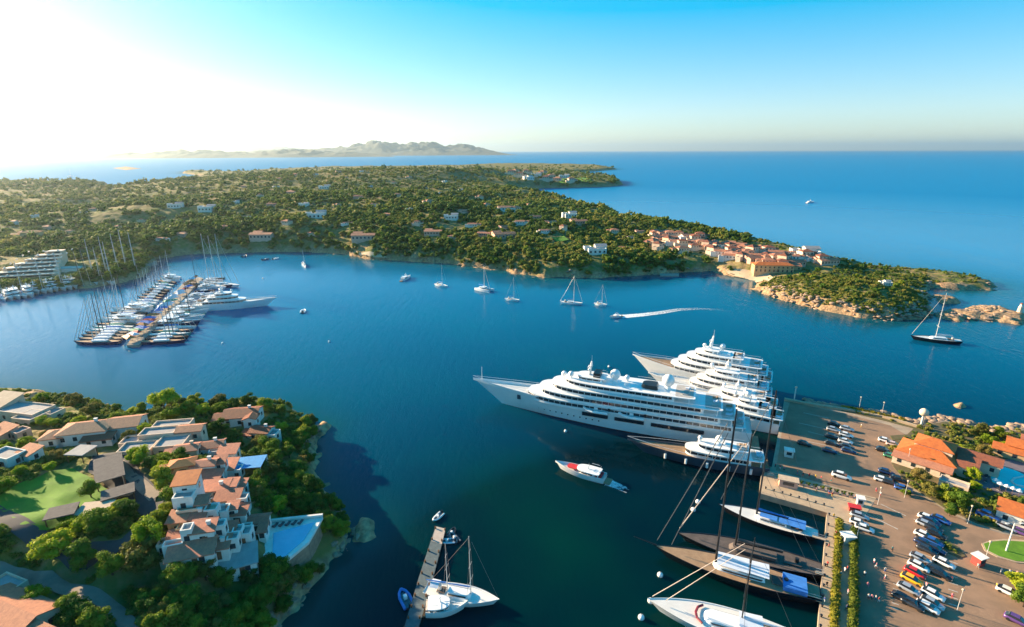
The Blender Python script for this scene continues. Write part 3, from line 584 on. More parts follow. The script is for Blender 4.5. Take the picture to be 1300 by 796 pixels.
put_far(550,299,3,1.0,.0,'long pink villa close above the bay shore\'s middle'); put_far(462,305,3,1.3,.1,'pink villa with garden above the small bay beach'); put_far(640,303,3,1.2,.3,'mauve pink villa under dense trees above the bay rocks')
put_far(333,304,3,1.3,.0,'long pink house row near the marina\'s inner shore'); put_far(412,240,1,1.3,.2,'white villa high on the ridge')
WHERE = [(None,'among the trees of the far peninsula')]
for k, (x, y) in enumerate([(205,306),(232,300),(120,268),(105,272),(180,282),(150,290),(250,283),(285,290),(310,278),(345,262),(365,285),(385,262),(395,300),(430,262),(440,286),(455,252),(475,262),(492,274),(505,250),(520,268),(530,286),(545,258),(560,246),(590,270),(600,288),(615,300),(618,262),(585,242),(540,240),(610,252),(660,285),(680,278),(690,296),(700,285),(672,262),(690,268),(715,292),(780,296),(800,304),(812,296),(790,318),(640,290),(575,303),(300,258),(330,250),(270,250),(240,240),(310,238),(350,238),(370,246),(415,232),(470,238),(500,234),(440,226),(400,222),(430,219),(460,218),(375,223),(520,226),(565,232),(590,228),(610,225),(330,226),(355,228),(20,284),(60,290),(90,296),(45,276),(30,300)]):
    put_far(x, y, [0,3,2,1,4,2,0,3][k % 8], .5 + .3*random.random())
for x, y in [(655,219),(668,221),(680,224),(690,221),(700,226),(708,230),(672,228),(660,225),(693,230),(716,226),(648,222),(725,232)]:
    put_far(x, y, random.choice([1,2,4]), 1.9, where='in the village on the distant cape')
# --- coastal village of pink and orange roofs on the neck of the peninsula
VN = [(830,301),(840,299),(851,300),(862,301),(872,304),(882,307),(838,306),(829,311),(848,309),(858,311),(866,313),(876,312),(890,311),(897,314),(905,312),(835,317),(850,305),(900,318),(910,316),(918,314),(926,317),(935,315),(944,318),(905,322),(915,324),(928,323),(938,325),(948,324),(955,322),(925,329),(940,330),(952,329),(965,320),(975,322),(984,325),(972,329),(960,333),(985,331),(995,333),(1004,330),(992,339),(1008,337),(975,336),(1022,328),(1030,331),(1042,334),(1050,336),(865,320),(880,318),(1012,325),(888,304)]
for k, (x, y) in enumerate(VN): put_far(x, y, [4,3,2,4,0][k % 5], .75 + .25*random.random(), where='packed into the coastal village on the neck')
house('hotel', 'long apricot building with arcade at the village\'s shore end', 'building', at(980,344), rad(-8), [(0,0,30,9,6.5,'hip',M_otile),(16,4,12,9,5,'gable',M_tile2)], M_ochre, small=False)
put_far(1024,327,1,1.5,-.1,'white flat roofed house at the village\'s ocean edge'); put_far(1125,362,1,.5,0,'tiny bright white hut on the bare headland')
p = at(1294,398); t = thing('beacon', 'small pale stone beacon on the outermost rock of the headland', 'beacon', p)
MB().tube((0,0,-2),(0,0,4.5),1.8,1.2,10).build('tower', M_cream, t); MB().tube((0,0,4.5),(0,0,6),.8,.7,8).build('lantern', M_white, t); MB().tube((0,0,6),(0,0,6.8),1,.1,8).build('roof', M_tile, t)
# beach on the neck
drape('beach', [(921,345),(945,343),(975,347),(985,352),(975,358),(950,355),(925,350)], mat('beach_sand', (.62,.47,.30), .95, (.5,.38,.25), .1, coords='World'), .5, 6)
drape('beach', [(452,322),(470,321),(486,326),(492,330),(470,328),(455,325)], MATS['beach_sand'], .6, 6)
drape('lawn', [(700,303),(716,301),(722,306),(706,309)], M_lawn, 1.2, 6); drape('lawn', [(700,228),(745,226),(752,232),(712,234)], M_lawn, 2, 20)
def plan_b(xa, xb, ya, yb): return [(xa,ya),(xb,ya),(xb-1,yb),(xa+1,yb)]
# stepped white marina building beside the far marina
p = G(30,352); t = thing('marina_building', 'long stepped white terraced marina building behind the far moored boats', 'building', (p.x, p.y, max(p.z,1)), rad(20))
n = 7
for k in range(n):
    MB().prism(plan_b(k*5-26, 24-k*1.2, k*6.5-4.5, k*6.5+4.5), -2, 2.2+k*2.0-.01).build('storey', M_cream, t)
    MB().box(k*1.9-1, k*6.5-4.6, .6+k*2.0, 42-k*5.6, .3, 1.1).build('window_band', M_glass, t)
    MB().box(k*1.9-1, k*6.5-4.2, 2.2+k*2.0, 46-k*5.6, 2.4, .35).build('balcony', M_white, t)
    for q in range(4): MB().box(k*1.9-18+q*10, k*6.5-4.4, 2.55+k*2.0, .4, 2.4, 1.0).build('balcony_divider', M_white, t)
OCC += [(p.x+dx, p.y+dy, 22) for dx in (-35,-10,15) for dy in (5,35)]
p2 = G(84,345); house('villa', 'low pale teal roofed shed between marina building and trees', 'shed', p2, rad(10), [(0,0,26,6,3.4,'gable',mat('teal_roof',(.2,.45,.42),.7))], M_white, small=True)
house('villa', 'orange sunlit house on bare slope above the marina building', 'house', at(42,302), rad(20), [(0,0,16,10,7,'hip',M_otile),(-12,0,9,8,5,'gable',M_otile)], M_ochre, small=True)
# leaning pines handled with the trees; quay of the far marina
# ================================================================== boats
_cp, _sp, _cr, _sr = math.cos(PITCH), math.sin(PITCH), math.cos(ROLL), math.sin(ROLL)
def proj(v):
    x, y, z = v[0], v[1], v[2]-CAM_H; d = y*_cp - z*_sp; yy = (y*_sp + z*_cp)/d; xx = x/d; X = xx*_cr - yy*_sr; Y = xx*_sr + yy*_cr
    return 650 + F_PX*X, 398 - F_PX*Y
def height_to(p, py):                                 # height a vertical at p needs to reach photo row py
    lo, hi = 0, 90
    for _ in range(40):
        m = (lo+hi)/2
        if proj((p[0], p[1], m))[1] > py: lo = m
        else: hi = m
    return lo
B_white = mat('white_gelcoat', (.80,.80,.79), .25, (.76,.76,.75), .3, coat=.5)
B_cream = mat('cream_superstructure', (.76,.73,.68), .35, (.7,.67,.62), .3, coat=.3)
B_grey = mat('dark_grey_hull', (.055,.075,.10), .25, (.05,.065,.09), .3, coat=.6)
B_black = mat('black_hull', (.012,.013,.018), .2, (.015,.015,.02), .4, coat=.6)
B_navy = mat('navy_hull', (.015,.03,.09), .2, (.012,.025,.07), .4, coat=.6)
B_teal = mat('teal_hull', (.04,.30,.28), .3, (.03,.25,.24), .4, coat=.4)
B_red = mat('red_canvas', (.60,.03,.04), .7, (.5,.025,.03), .6)
B_plank = mat('pale_decking', (.50,.47,.43), .7, (.42,.39,.36), .6, wave=(3,'Y',.15))  # pale plank colour of the open yacht decks
B_teak = mat('teak_deck', (.42,.27,.16), .8, (.34,.21,.12), .8, wave=(3,'Y',.2))
B_brown = mat('weathered_deck', (.15,.115,.10), .8, (.10,.08,.07), .6, wave=(3,'Y',.3))
B_glass = mat('yacht_window', (.012,.018,.028), .08, (.02,.028,.04), .4, spec=.9)
B_band = mat('yacht_window_panes', (.012,.018,.028), .08, (.02,.028,.04), .4, spec=.9)
def _panes(m, per, th):
    t = m.node_tree; b = t.nodes['Principled BSDF']; tc = t.nodes.new('ShaderNodeTexCoord'); sx = t.nodes.new('ShaderNodeSeparateXYZ'); t.links.new(tc.outputs['Object'], sx.inputs[0])
    a = t.nodes.new('ShaderNodeMath'); a.operation = 'PINGPONG'; a.inputs[1].default_value = per; t.links.new(sx.outputs[0], a.inputs[0]); c = t.nodes.new('ShaderNodeMath'); c.operation = 'LESS_THAN'; c.inputs[1].default_value = th; t.links.new(a.outputs[0], c.inputs[0])
    mx = t.nodes.new('ShaderNodeMix'); mx.data_type = 'RGBA'; mx.inputs[7].default_value = (.6,.6,.6,1); l = b.inputs['Base Color'].links[0]; t.links.new(l.from_socket, mx.inputs[6]); t.links.new(c.outputs[0], mx.inputs[0]); t.links.new(mx.outputs[2], b.inputs['Base Color'])
_panes(B_band, 1.15, .09)
B_blue = mat('blue_cover', (.05,.22,.62), .75, (.04,.18,.5), .8)
B_awn = mat('pale_awning', (.62,.68,.76), .8, (.55,.6,.68), .5)
B_spar = mat('pale_spar', (.62,.60,.58), .4, (.55,.53,.5), .5)
B_bspar = mat('black_spar', (.015,.015,.018), .35, (.02,.02,.02), .5)
B_sail = mat('furled_sail', (.60,.50,.44), .8, (.5,.42,.36), 1)
B_orange = mat('lifebuoy_orange', (.7,.18,.04), .6); B_wire = mat('rigging_wire', (.25,.25,.26), .4, metal=.6); B_grn = mat('green_cover', (.03,.35,.22), .7)
def breadth(t, B, wl=False, stern=.84):
    a = stern + (1-stern)*math.sin(min(t/.4, 1)*PI/2); e = 1.75 if wl else 2.5
    f = 1 - (max(0, t-.42)/.58)**e
    return B/2*a*max(f, .004)*(.88 if wl else 1)
def hull_shape(L, B, fb, over=3.0, sheer=.4, n=26, stern=.84, s_over=0.0):
    rings = []; top = []
    for k in range(n+1):
        t = k/n; t = 1-(1-t)**1.35; zd = fb*(1 + sheer*max(0, (t-.35)/.65)**2)
        x = lambda z: -L/2 + L*t + over*(max(z,0)/zd)*t**4 - s_over*(max(z,0)/zd)*(1-t)**6
        bd, bw = breadth(t, B, stern=stern), breadth(t, B, True, stern); bm_ = bw*.42 + bd*.58
        L_ = [(x(zd), bd, zd), (x(zd*.55), bm_*1.0, zd*.55), (x(0), bw, -.1), (x(0)-.2*t, bw*.6, -1.2)]
        rings.append([(a, b, c) for a, b, c in L_] + [(a, -b, c) for a, b, c in L_[::-1]]); top.append((x(zd), bd, zd))
    return rings, top
def hull(t, L, B, fb, hm, dm, over=3.0, sheer=.4, bulwark=.8, stern=.84, stripe=None, s_over=0.0):
    rings, top = hull_shape(L, B, fb, over, sheer, stern=stern, s_over=s_over); mb = MB(); mb.loft(rings, closed=False, caps=False)
    mb.add(rings[0], [tuple(range(8))]); inn = [[(x, b*.95, z), (x, b*.93, z-bulwark), (x, -b*.93, z-bulwark), (x, -b*.95, z)] for x, b, z in top]
    rim = MB(); 
    for s in (1, -1): mb.loft([[(x, s*b, z), (x, s*b*.95, z+.01), (x, s*b*.93, z-bulwark)] for x, b, z in top], closed=False, caps=False)
    h = mb.build('hull', hm, t, smooth=True)
    if L > 28 and bulwark > .3: MB().path([(x, b*.96, z+.9) for x, b, z in top[9:]], .06, 4).path([(x, -b*.96, z+.9) for x, b, z in top[9:]], .06, 4).build('bow_rail', B_white, t)
    dk = MB().loft([[(x, b*.935, z-bulwark), (x, -b*.935, z-bulwark)] for x, b, z in top], closed=False, caps=False); dk.build('deck', dm, t)
    if stripe: 
        bt = MB()
        for s in (1, -1): bt.loft([[(r[2][0], s*(abs(r[2][1])+.03), -.1), (r[2][0]+.05, s*(abs(r[2][1])*.94+abs(r[1][1])*.06+.05), .35)] for r in rings], closed=False, caps=False)
        bt.build('boot_stripe', stripe, t)
    return rings, top
def plan(xa, xb, w, rf, ra=1.0, n=10):
    pts = []
    for k in range(n+1): a = PI/2*k/n; pts.append((xb-rf+rf*math.sin(a), w*max(math.cos(a), .0)**.7))
    half = pts; aft = []
    for k in range(4): a = PI/2*k/3; aft.append((xa+ra-ra*math.sin(a), w*(.86+.14*math.cos(a))))
    up = [p for p in reversed(half)] + aft       # bow tip .. side .. stern, port side
    return [(x, y) for x, y in up] + [(x, -y) for x, y in reversed(up[1:])]
def tier(t, xa, xb, w, z, h, rf, wm=None, over=.6, aft=3.0, glass=True, name='deckhouse', posts=True):
    wm = wm or B_white; MB().prism(plan(xa, xb, w, rf), z, z+h, top=plan(xa, xb-.25*h, w*.97, rf*.95)).build(name, wm, t)
    if glass: MB().prism(plan(xa+.4, xb-.06*h+.10, w*.995+.06, rf), z+h*.38, z+h*.80, top=plan(xa+.4, xb-.2*h+.12, w*.98+.06, rf*.96)).build('window_band', B_band, t)
    MB().prism(plan(xa-aft, xb+over*.6, w+over, rf+over, min(4.5, w)), z+h, z+h+.28).build('upper_deck', wm, t)
    if aft > 2.5: MB().prism(plan(xa-aft+.7, xa-.1, w+over-.8, .3, min(3.5, w*.8)), z+h+.28, z+h+.31).build('deck_planking', B_plank, t)
    if aft > 2.5:
        for q in range(3): yy = (q-1)*w*.5; MB().box(xa-aft*.55+random.uniform(-.4,.4), yy, z+h+.31, 1.9, 1.1, .35).box(xa-aft*.55-.8, yy, z+h+.66, .35, 1.1, .35).build('sunbed', random.choice([B_awn, B_teak, B_plank]), t)
        MB().box(xa+(xb-xa)*.2, 0, z+h+.28, min(4,(xb-xa)*.2), w*.7, .5).build('roof_locker', wm, t)
    r = MB(); pl = plan(xa-aft+.3, xa+2, w+over-.2, .5, 2.0, 2)
    ys = w+over-.25
    for s in (1, -1): r.tube((xa-aft+1, s*ys, z+h+1.25), (xa+(xb-xa)*.35, s*ys, z+h+1.25), .05, n=4)
    r.tube((xa-aft+.4, -ys*.8, z+h+1.25), (xa-aft+.4, ys*.8, z+h+1.25), .05, n=4)
    r.build('railing', B_white, t)
    if posts:
        for s in (1, -1): MB().tube((xa-aft*.7, s*(w-.1), z), (xa-aft*.7, s*(w-.1), z+h), .16, n=6).build('pillar', wm, t)
def radar_mast(t, x, z, s=1.0, m=None):
    m = m or B_white; mb = MB(); mb.tube((x,0,z),(x-.8*s,0,z+5.5*s),.75*s,.28*s,8); mb.box(x-.3*s,0,z+2.4*s,.6*s,5*s,.25*s); mb.box(x-.6*s,0,z+4.0*s,.5*s,3.2*s,.2*s); mb.tube((x-.8*s,0,z+5.5*s),(x-.8*s,0,z+8*s),.09*s,.04*s,5)
    mb.build('mast', m, t)
    for y in (-2.3, 2.3): MB().ball((x-.3*s, y*s, z+3.0*s), .5*s, 8).build('radome', m, t)
    MB().box(x+.4*s, 0, z+3.2*s, .25*s, 2.4*s, .2*s).build('radar_scanner', m, t)
def dome(t, x, y, z, r, m=None): MB().tube((x,y,z-.1),(x,y,z+r*.9),r*.5,r*.4,8).ball((x,y,z+r*1.5), r, 12).build('satellite_dome', m or B_white, t, smooth=True)
def place(bow, stern, group=None, name='motor_yacht', label='', cat='yacht'):
    a, b = P(*bow), P(*stern); c = (a+b)/2; t = thing(name, label, cat, c, math.atan2(a.y-b.y, a.x-b.x), group); return t, (a-b).length
def portholes(t, rings, xs, z, L, B, r=.32, m=None, side=(1,-1)):
    for s in side:
        for x in xs:
            tt = (x+L/2)/L; y = (breadth(tt, B)*.45 + breadth(tt, B, True)*.55)
            MB().tube((x, s*(y-.3), z), (x, s*(y+.14), z), r, n=8).build('porthole', m or B_glass, t)
# ---- the giant white yacht
t, L = place((638,512), (950,563), label='giant white superyacht with five decks, largest ship at the quay, bow pointing up the bay')
B = 14.8; rings, top = hull(t, L, B, 7.3, B_white, B_cream, over=13, sheer=.32, bulwark=1.0, stripe=mat('dark_red_antifouling', (.10,.03,.03), .5))
tier(t, -L*.44, L*.375, B*.47, 6.3, 2.45, 19, aft=3.5, over=.35)
tier(t, -L*.39, L*.325, B*.465, 9.03, 2.35, 17, aft=5, over=.5)
tier(t, -L*.33, L*.27, B*.44, 11.66, 2.3, 16, aft=6, over=.6)
tier(t, -L*.22, L*.215, B*.36, 14.24, 2.1, 14, aft=7, over=.7)
tier(t, L*.06, L*.165, B*.21, 16.62, 1.3, 5, aft=1.2, over=.3, posts=False)
radar_mast(t, L*.12, 18.1, 1.0); dome(t, L*.19, 2.0, 16.6, 1.1); dome(t, L*.23, -2.2, 14.2, 1.2)
dome(t, L*.015, 0, 16.6, 2.0); dome(t, -L*.19, 0, 16.6, 2.3); dome(t, -L*.03, -2.2, 16.6, 1.0)
MB().prism(plan(-L*.155,-L*.09,2.8,3,1),16.6,18.0,top=plan(-L*.15,-L*.095,2.4,2.6,1)).build('funnel', B_bspar, t)
MB().box(L*.085,0,18.2,2.6,4.6,1.6).build('exhaust_stack', B_bspar, t)
for s in (1,-1):
    for xa, xb in ((.02,.13),(-.12,.0),(-.34,-.14)):
        x0, x1 = L*xa, L*xb; y = B/2*1.0; MB().box((x0+x1)/2, s*(y-.12), 4.5, x1-x0-.6, .5, 1.3).build('side_opening', B_glass, t)
portholes(t, rings, [L*(.10+.022*k) for k in range(13)], 4.9, L, B*1.01); portholes(t, rings, [L*(.06+.026*k) for k in range(11)], 2.7, L, B*.99, .28)
MB().tube((L/2+9,0,9),(L/2+9,0,15),.18,.1,6).build('jackstaff', B_white, t)
for s in (1,-1): MB().box(L*.36, s*2.4, 8.0, 2.0, 1.2, 1.0).build('anchor_winch', B_grey, t); MB().box(L*.41, s*(3.5), 5.0, 1.4, .5, 1.8).build('anchor', B_grey, t)
MB().box(L*.30,0,8.0,7,5,.6).build('foredeck_hatch', B_teak, t)
MB().box(-L*.5-1.4,0,.2,4,B*.7,.5).build('swim_platform', B_teak, t)
main_t = t
def rib(label, pos, rz, group=None, s=1.0, m=None, z=0, cat='boat'):
    t = thing('dinghy', label, cat, (pos[0], pos[1], z), rz, group); t.scale = (s,)*3
    pts = [(-2.2,.85,.35),(.6,.9,.35),(1.7,.6,.45),(2.4,0,.55),(1.7,-.6,.45),(.6,-.9,.35),(-2.2,-.85,.35)]
    MB().path(pts, .26, 7).build('tube', m or B_white, t); MB().prism([(-2.1,-.7),(.8,-.7),(2,0),(.8,.7),(-2.1,.7)],.02,.3).build('floor', B_grey, t)
    MB().box(.1,0,.3,.7,.6,.7).build('console', B_white, t); MB().box(-2.3,0,.2,.4,.4,1.0).build('outboard_motor', B_black, t); return t
def on(t, x, y, z): return Matrix.Translation(t.location) @ Matrix.Rotation(t.rotation_euler.z, 4, 'Z') @ Vector((x, y, z))
for k, x in enumerate((L*.07, -L*.07)):
    for s in (1,-1):
        q = on(main_t, x, s*(B/2-.6), 6.3); o = rib(('forward' if k == 0 else 'aft') + (' white tender stowed on the giant superyacht\'s bay side' if s > 0 else ' white tender stowed on the giant superyacht\'s far side'), q, main_t.rotation_euler.z, s=2.0, z=q.z+.1)
# people crowd? dark sunbeds on the top deck beside the big dome
def fit(t, L, B, z0, tiers, wm=None):
    for (a, b, w, h, rf, aft) in tiers: tier(t, L*a, L*b, B*w, z0, h, rf, wm, aft=aft, over=.45); z0 += h+.28
    return z0
def yacht(label, bow, stern, B, fb, tiers, hm=None, dm=None, over=5, sheer=.35, group=None, mast=.0, doms=((-.1,1.2),(.05,.8)), wm=None, ms=.7, ports=8, name='motor_yacht', extra=True):
    t, L = place(bow, stern, group, name, label); rings, top = hull(t, L, B, fb, hm or B_white, dm or B_teak, over, sheer, bulwark=.6)
    z = fit(t, L, B, fb-.55, tiers, wm); radar_mast(t, L*mast, z-.1, ms, wm)
    for x, r in doms: dome(t, L*x, 0, z, r)
    if ports: portholes(t, rings, [L*(.02+.035*k) for k in range(ports)], fb*.58, L, B, .22)
    if extra: MB().box(-L*.5-.8,0,.15,2.4,B*.7,.3).build('swim_platform', B_teak, t)
    return t, L, z
yacht('white superyacht with bare teak foredeck, farthest up the bay of the big yachts', (826,475), (974,501), 14, 6.4, [(-.45,.32,.46,2.3,14,3.5),(-.40,.26,.45,2.2,12,4),(-.33,.19,.41,2.1,11,5),(-.20,.12,.32,1.9,9,4),(-.04,.06,.2,1.2,4,2)], B_white, B_teak, over=9, mast=.0, ms=1.1)
yacht('sleek cream yacht with raked bow squeezed between the teak foredeck superyacht and the giant one', (842,492), (976,516), 10.5, 4.6, [(-.44,.24,.45,2.2,12,3),(-.38,.18,.43,2.0,11,4),(-.28,.10,.38,2.1,8,4),(-.16,.02,.26,1.6,5,2)], B_white, B_cream, over=7, mast=-.08, ms=.8)
yacht('white yacht moored between the cream one and the next, blue shaded aft decks', (866,507), (982,531), 10, 4.4, [(-.43,.20,.45,2.4,9,3),(-.28,.08,.36,2.1,7,4)], B_white, B_cream, over=6, mast=-.08, ms=.8)
yacht('white yacht mostly hidden behind the giant superyacht\'s stern', (884,524), (988,546), 10, 4.2, [(-.43,.2,.45,2.3,9,3),(-.26,.06,.36,2.1,7,3),(-.14,.0,.22,1.5,4,2)], B_white, B_teak, over=5, mast=-.05, ms=.8)
gy, gL, gz = yacht('dark grey hulled yacht with white fenders in front of the giant superyacht', (818,574), (974,599), 8.4, 3.2, [(-.36,.16,.40,2.3,9,4),(-.24,.06,.32,2.0,7,4)], B_grey, B_teak, over=6, mast=-.1, ms=.7, ports=0)
for k in range(5):
    x = gL*(-.36+.17*k); y = -(breadth((x+gL/2)/gL, 8.4)+.35)
    for s in (1,): MB().tube((x, s*y*-1, .7),(x, s*y*-1, 2.4),.42,.42,8).build('fender', B_white, gy)
    MB().tube((x, y, .7),(x, y, 2.4),.42,.42,8).build('fender', B_white, gy)
# ---- motor boat under way in mid bay
t, L, z = yacht('white motorboat with red sunpad cruising in front of the giant superyacht', (712,595), (768,611), 4.6, 1.9, [(-.30,.10,.40,1.2,3.5,1.5)], B_white, B_cream, over=2, mast=-.12, doms=(), ms=.3, ports=0, name='motorboat')
MB().prism(plan(L*.12,L*.34,1.3,1.2,.4),2.1,2.3).build('sunpad', B_red, t); MB().box(-L*.38,0,1.5,1.8,3,.6).build('stern_seat', B_red, t)
wk = mat('foam', (.80,.84,.85), .8, (.7,.78,.8), .5, 6, coords='World', ramp=(.45,.62))
def _foam(m):
    t = m.node_tree; b = t.nodes['Principled BSDF']; g = t.nodes.new('ShaderNodeNewGeometry'); n = t.nodes.new('ShaderNodeTexNoise'); n.inputs['Scale'].default_value = .9; n.inputs['Detail'].default_value = 8; n.inputs['Roughness'].default_value = .7
    t.links.new(g.outputs['Position'], n.inputs['Vector']); a = t.nodes.new('ShaderNodeAttribute'); a.attribute_name = 'froth'; s1 = t.nodes.new('ShaderNodeMath'); s1.operation = 'ADD'; t.links.new(n.outputs[0], s1.inputs[0]); t.links.new(a.outputs['Fac'], s1.inputs[1])
    r_ = t.nodes.new('ShaderNodeMapRange'); r_.inputs[1].default_value = .98; r_.inputs[2].default_value = 1.3; t.links.new(s1.outputs[0], r_.inputs[0]); t.links.new(r_.outputs[0], b.inputs['Alpha'])
_foam(wk)
def wake(name, pix, w0, w1, gap=.0):
    pts = [P(*q) for q in pix]; V = []; FR = []; fine = []
    for a, b in zip(pts[:-1], pts[1:]): n = max(1, int((b-a).length/1.2)); fine += [a.lerp(b, i/n) for i in range(n)]
    fine.append(pts[-1]); 
    for i, q in enumerate(fine):
        d = fine[min(i+1,len(fine)-1)] - fine[max(i-1,0)]; d.normalize(); n = Vector((-d.y, d.x, 0)); w_ = (w0+(w1-w0)*i/len(fine))*.5*(.7+.6*random.random()); w_ = (w0+(w1-w0)*i/len(fine))*.8; f0 = 1 - .55*i/len(fine)
        for j in range(5): c = q+n*w_*(j-2)/2; V.append((c.x, c.y, .04)); FR.append((f0, f0*.9, f0*.75, f0*.9, f0)[j] if 0 < j < 4 else 0.15)
    Fq = np.array([(5*i+j, 5*i+j+1, 5*i+j+6, 5*i+j+5) for i in range(len(fine)-1) for j in range(4)])[:, ::-1]; return tag(link(name, np_mesh(name, np.array(V), Fq, [wk], [('froth', np.array(FR))])), kind='structure')
wake('wake', [(771,612),(784,617),(798,624)], 3.4, 2.4)
# ---- dark sailing yacht and others
def sailer(label, bow, stern, B, fb, masts, hm, dm, spar, over=2.5, tops=(), furl=None, cover=None, group=None, awn=(), jib=1, cabin=.3, name='sailing_yacht', s_over=1.5, dom=False, topx=None, boom=True):
    t, L = place(bow, stern, group, name, label, 'sailing boat'); rings, top = hull(t, L, B, fb, hm, dm, over, .22, bulwark=.18, stern=.62, s_over=s_over)
    if cabin: MB().prism(plan(-L*.22, L*.16, B*.24, L*.07, .6), fb-.1, fb+.75, top=plan(-L*.21, L*.13, B*.2, L*.06, .6)).build('coachroof', B_white if dm is not B_brown else B_brown, t); MB().prism(plan(-L*.2, L*.12, B*.243, L*.06, .6), fb+.15, fb+.45).build('window_band', B_glass, t)
    MB().box(-L*.33,0,fb-.02,L*.13,B*.34,.22).build('cockpit', B_brown, t); MB().tube((-L*.36,0,fb+.1),(-L*.36,0,fb+1.3),.5,.5,8).build('wheel', spar, t)
    for k, tm in enumerate(masts):
        x = -L/2 + L*tm; base = on(t, x, 0, 0); h = height_to(base, tops[k]) if tops else L*1.15*(1 if k == 0 else .8)
        r = max(.10, h*.0065); MB().tube((x,0,fb-.3),(x-h*.006,0,h),r,r*.6,7).build('mast', spar, t)
        sp = MB()
        for q in (.32,.56,.78): sp.tube((x,-B*.42*(1.1-q),h*q),(x,B*.42*(1.1-q),h*q),r*.35,n=4)
        sp.build('spreader', spar, t)
        rg = MB(); w_ = max(.03, h*.0009)
        for s in (1,-1): rg.path([(x-.3,s*B*.45,fb),(x,s*B*.42*.54,h*.56),(x,0,h*.97)], w_, 3)
        if k == 0: rg.path([(-L/2-s_over,0,fb+.1),(x,0,h*.99)], w_, 3)
        rg.build('shroud', B_wire, t)
        if boom:
            bx = x - min(L*.36, h*.34); MB().tube((x,0,fb+1.7),(bx,0,fb+1.9),r*.9,r*.8,6).build('boom', spar, t)
            MB().loft([[(x-.3+(bx-x)*q, .32*math.sin(a)*(1.1-.5*q)*L/30, fb+2.1+(.45*(1-.5*q))*L/30*(1+math.cos(a))) for a in [2*PI*i/7 for i in range(7)]] for q in (0,.3,.6,.98)]).build('sail_cover', cover or B_awn, t)
        if k == 0:
            fx = L/2+over*.9; zb = fb*1.2
            for j in range(jib):
                f0 = Vector((fx-j*L*.12,0,zb)); f1 = Vector((x,0,h*(.99-.06*j))); MB().tube(f0.lerp(f1,.04), f0.lerp(f1,.92), r*(.62 if furl else .3), r*.35, 5).build('furled_jib' if furl else 'forestay', furl or B_wire, t)
    for (xa, xb, w_, zz, m) in awn:
        MB().add([(L*xa,-w_,zz),(L*xb,-w_*.9,zz),(L*xb,w_*.9,zz),(L*xa,w_,zz),(L*xa,0,zz+.5),(L*xb,0,zz+.5)], [(0,1,5,4),(4,5,2,3)]).build('awning', m, t)
    return t, L
sailer('light decked sailing yacht under blue canvas covers, stern to the quay', (922,650), (1030,682), 6.5, 1.7, [.64], B_black, B_cream, B_bspar, tops=[495], cover=B_blue, jib=1, awn=[(-.42,-.12,2.1,3.0,B_blue),(-.1,.1,1.8,3.0,B_blue)])
sailer('dark sailing yacht with weathered brown deck between two brighter neighbours', (872,687), (1034,728), 8, 1.8, [.61], B_black, B_brown, B_bspar, tops=[550], furl=B_sail, cover=B_brown, jib=1, over=3)
t, L = sailer('long black hulled sailing yacht with teak deck and white awnings', (848,708), (1022,758), 8.2, 2.3, [.64], B_black, B_teak, B_bspar, tops=[519], furl=None, cover=B_awn, jib=2, over=4, awn=[(-.10,.13,2.6,4.2,B_awn),(-.24,-.11,2.6,4.2,B_awn)], s_over=3)
MB().box(-L*.42,0,2.2,5,5,1.1).build('deck_cover', B_blue, t); MB().tube((L/2+3,0,2.8),(L/2+9,0,3.6),.25,.12,6).build('bowsprit', B_bspar, t)
t, L = sailer('white sailing yacht with curved maroon deck trim cut by the photo\'s bottom edge', (838,776), (1000,822), 8.6, 2.2, [.36], B_white, B_cream, B_bspar, tops=[682], furl=B_sail, cover=B_awn, jib=2, over=3, awn=[(-.3,-.12,2.4,4,B_awn)])
MB().path([(L*.16,-2.6,2.55),(L*.2,-1.6,2.6),(L*.215,0,2.65),(L*.2,1.6,2.6),(L*.16,2.6,2.55)],.28,5).build('deck_trim', mat('maroon',(.22,.02,.04),.5), t)
sailer('black sailing yacht with tall leaning furled sail anchored off the rocky headland', (1160,431), (1216,436), 6.6, 1.9, [.52], B_black, B_cream, B_spar, tops=[372], furl=B_sail, cover=B_awn, over=2)
sailer('white two masted yacht at the small jetty', (626,767), (548,753), 5.6, 1.5, [.65,.27], B_white, B_cream, B_spar, tops=[681,690], cover=B_blue, over=1.5, awn=[(-.5,-.36,1.4,3,B_awn)])
t, L, z = yacht('small white motorboat moored in front of the two masted yacht', (588,773), (541,777), 4.4, 1.7, [(-.30,.12,.38,1.1,2.5,1.2)], B_white, B_cream, over=1.2, mast=-.1, doms=(), ms=.25, ports=0, name='motorboat')
MB().box(-L*.38,0,1.4,2,2.6,.5).build('stern_seat', B_sail, t)
# anchored along the far shore, west to east
for lab, bow, stern, tp, B in [('small white sloop anchored alone nearest the marina pier', (388,340),(384,335),316,3.2),
  ('white sloop anchored west of the catamaran', (567,365),(554,362),334,4),('white sloop with thin bare mast between catamaran and large sloop', (658,383),(644,381),352,3.2),
  ('largest anchored white sloop with staysail stay', (738,387),(714,385),350,4.6),('small white sloop anchored east of the largest sloop', (769,389),(757,387),361,3.2)]:
    sailer(lab, bow, stern, B, 1.3, [.6], B_white, B_cream, B_spar, tops=[tp], cover=B_blue, over=1, furl=B_sail)
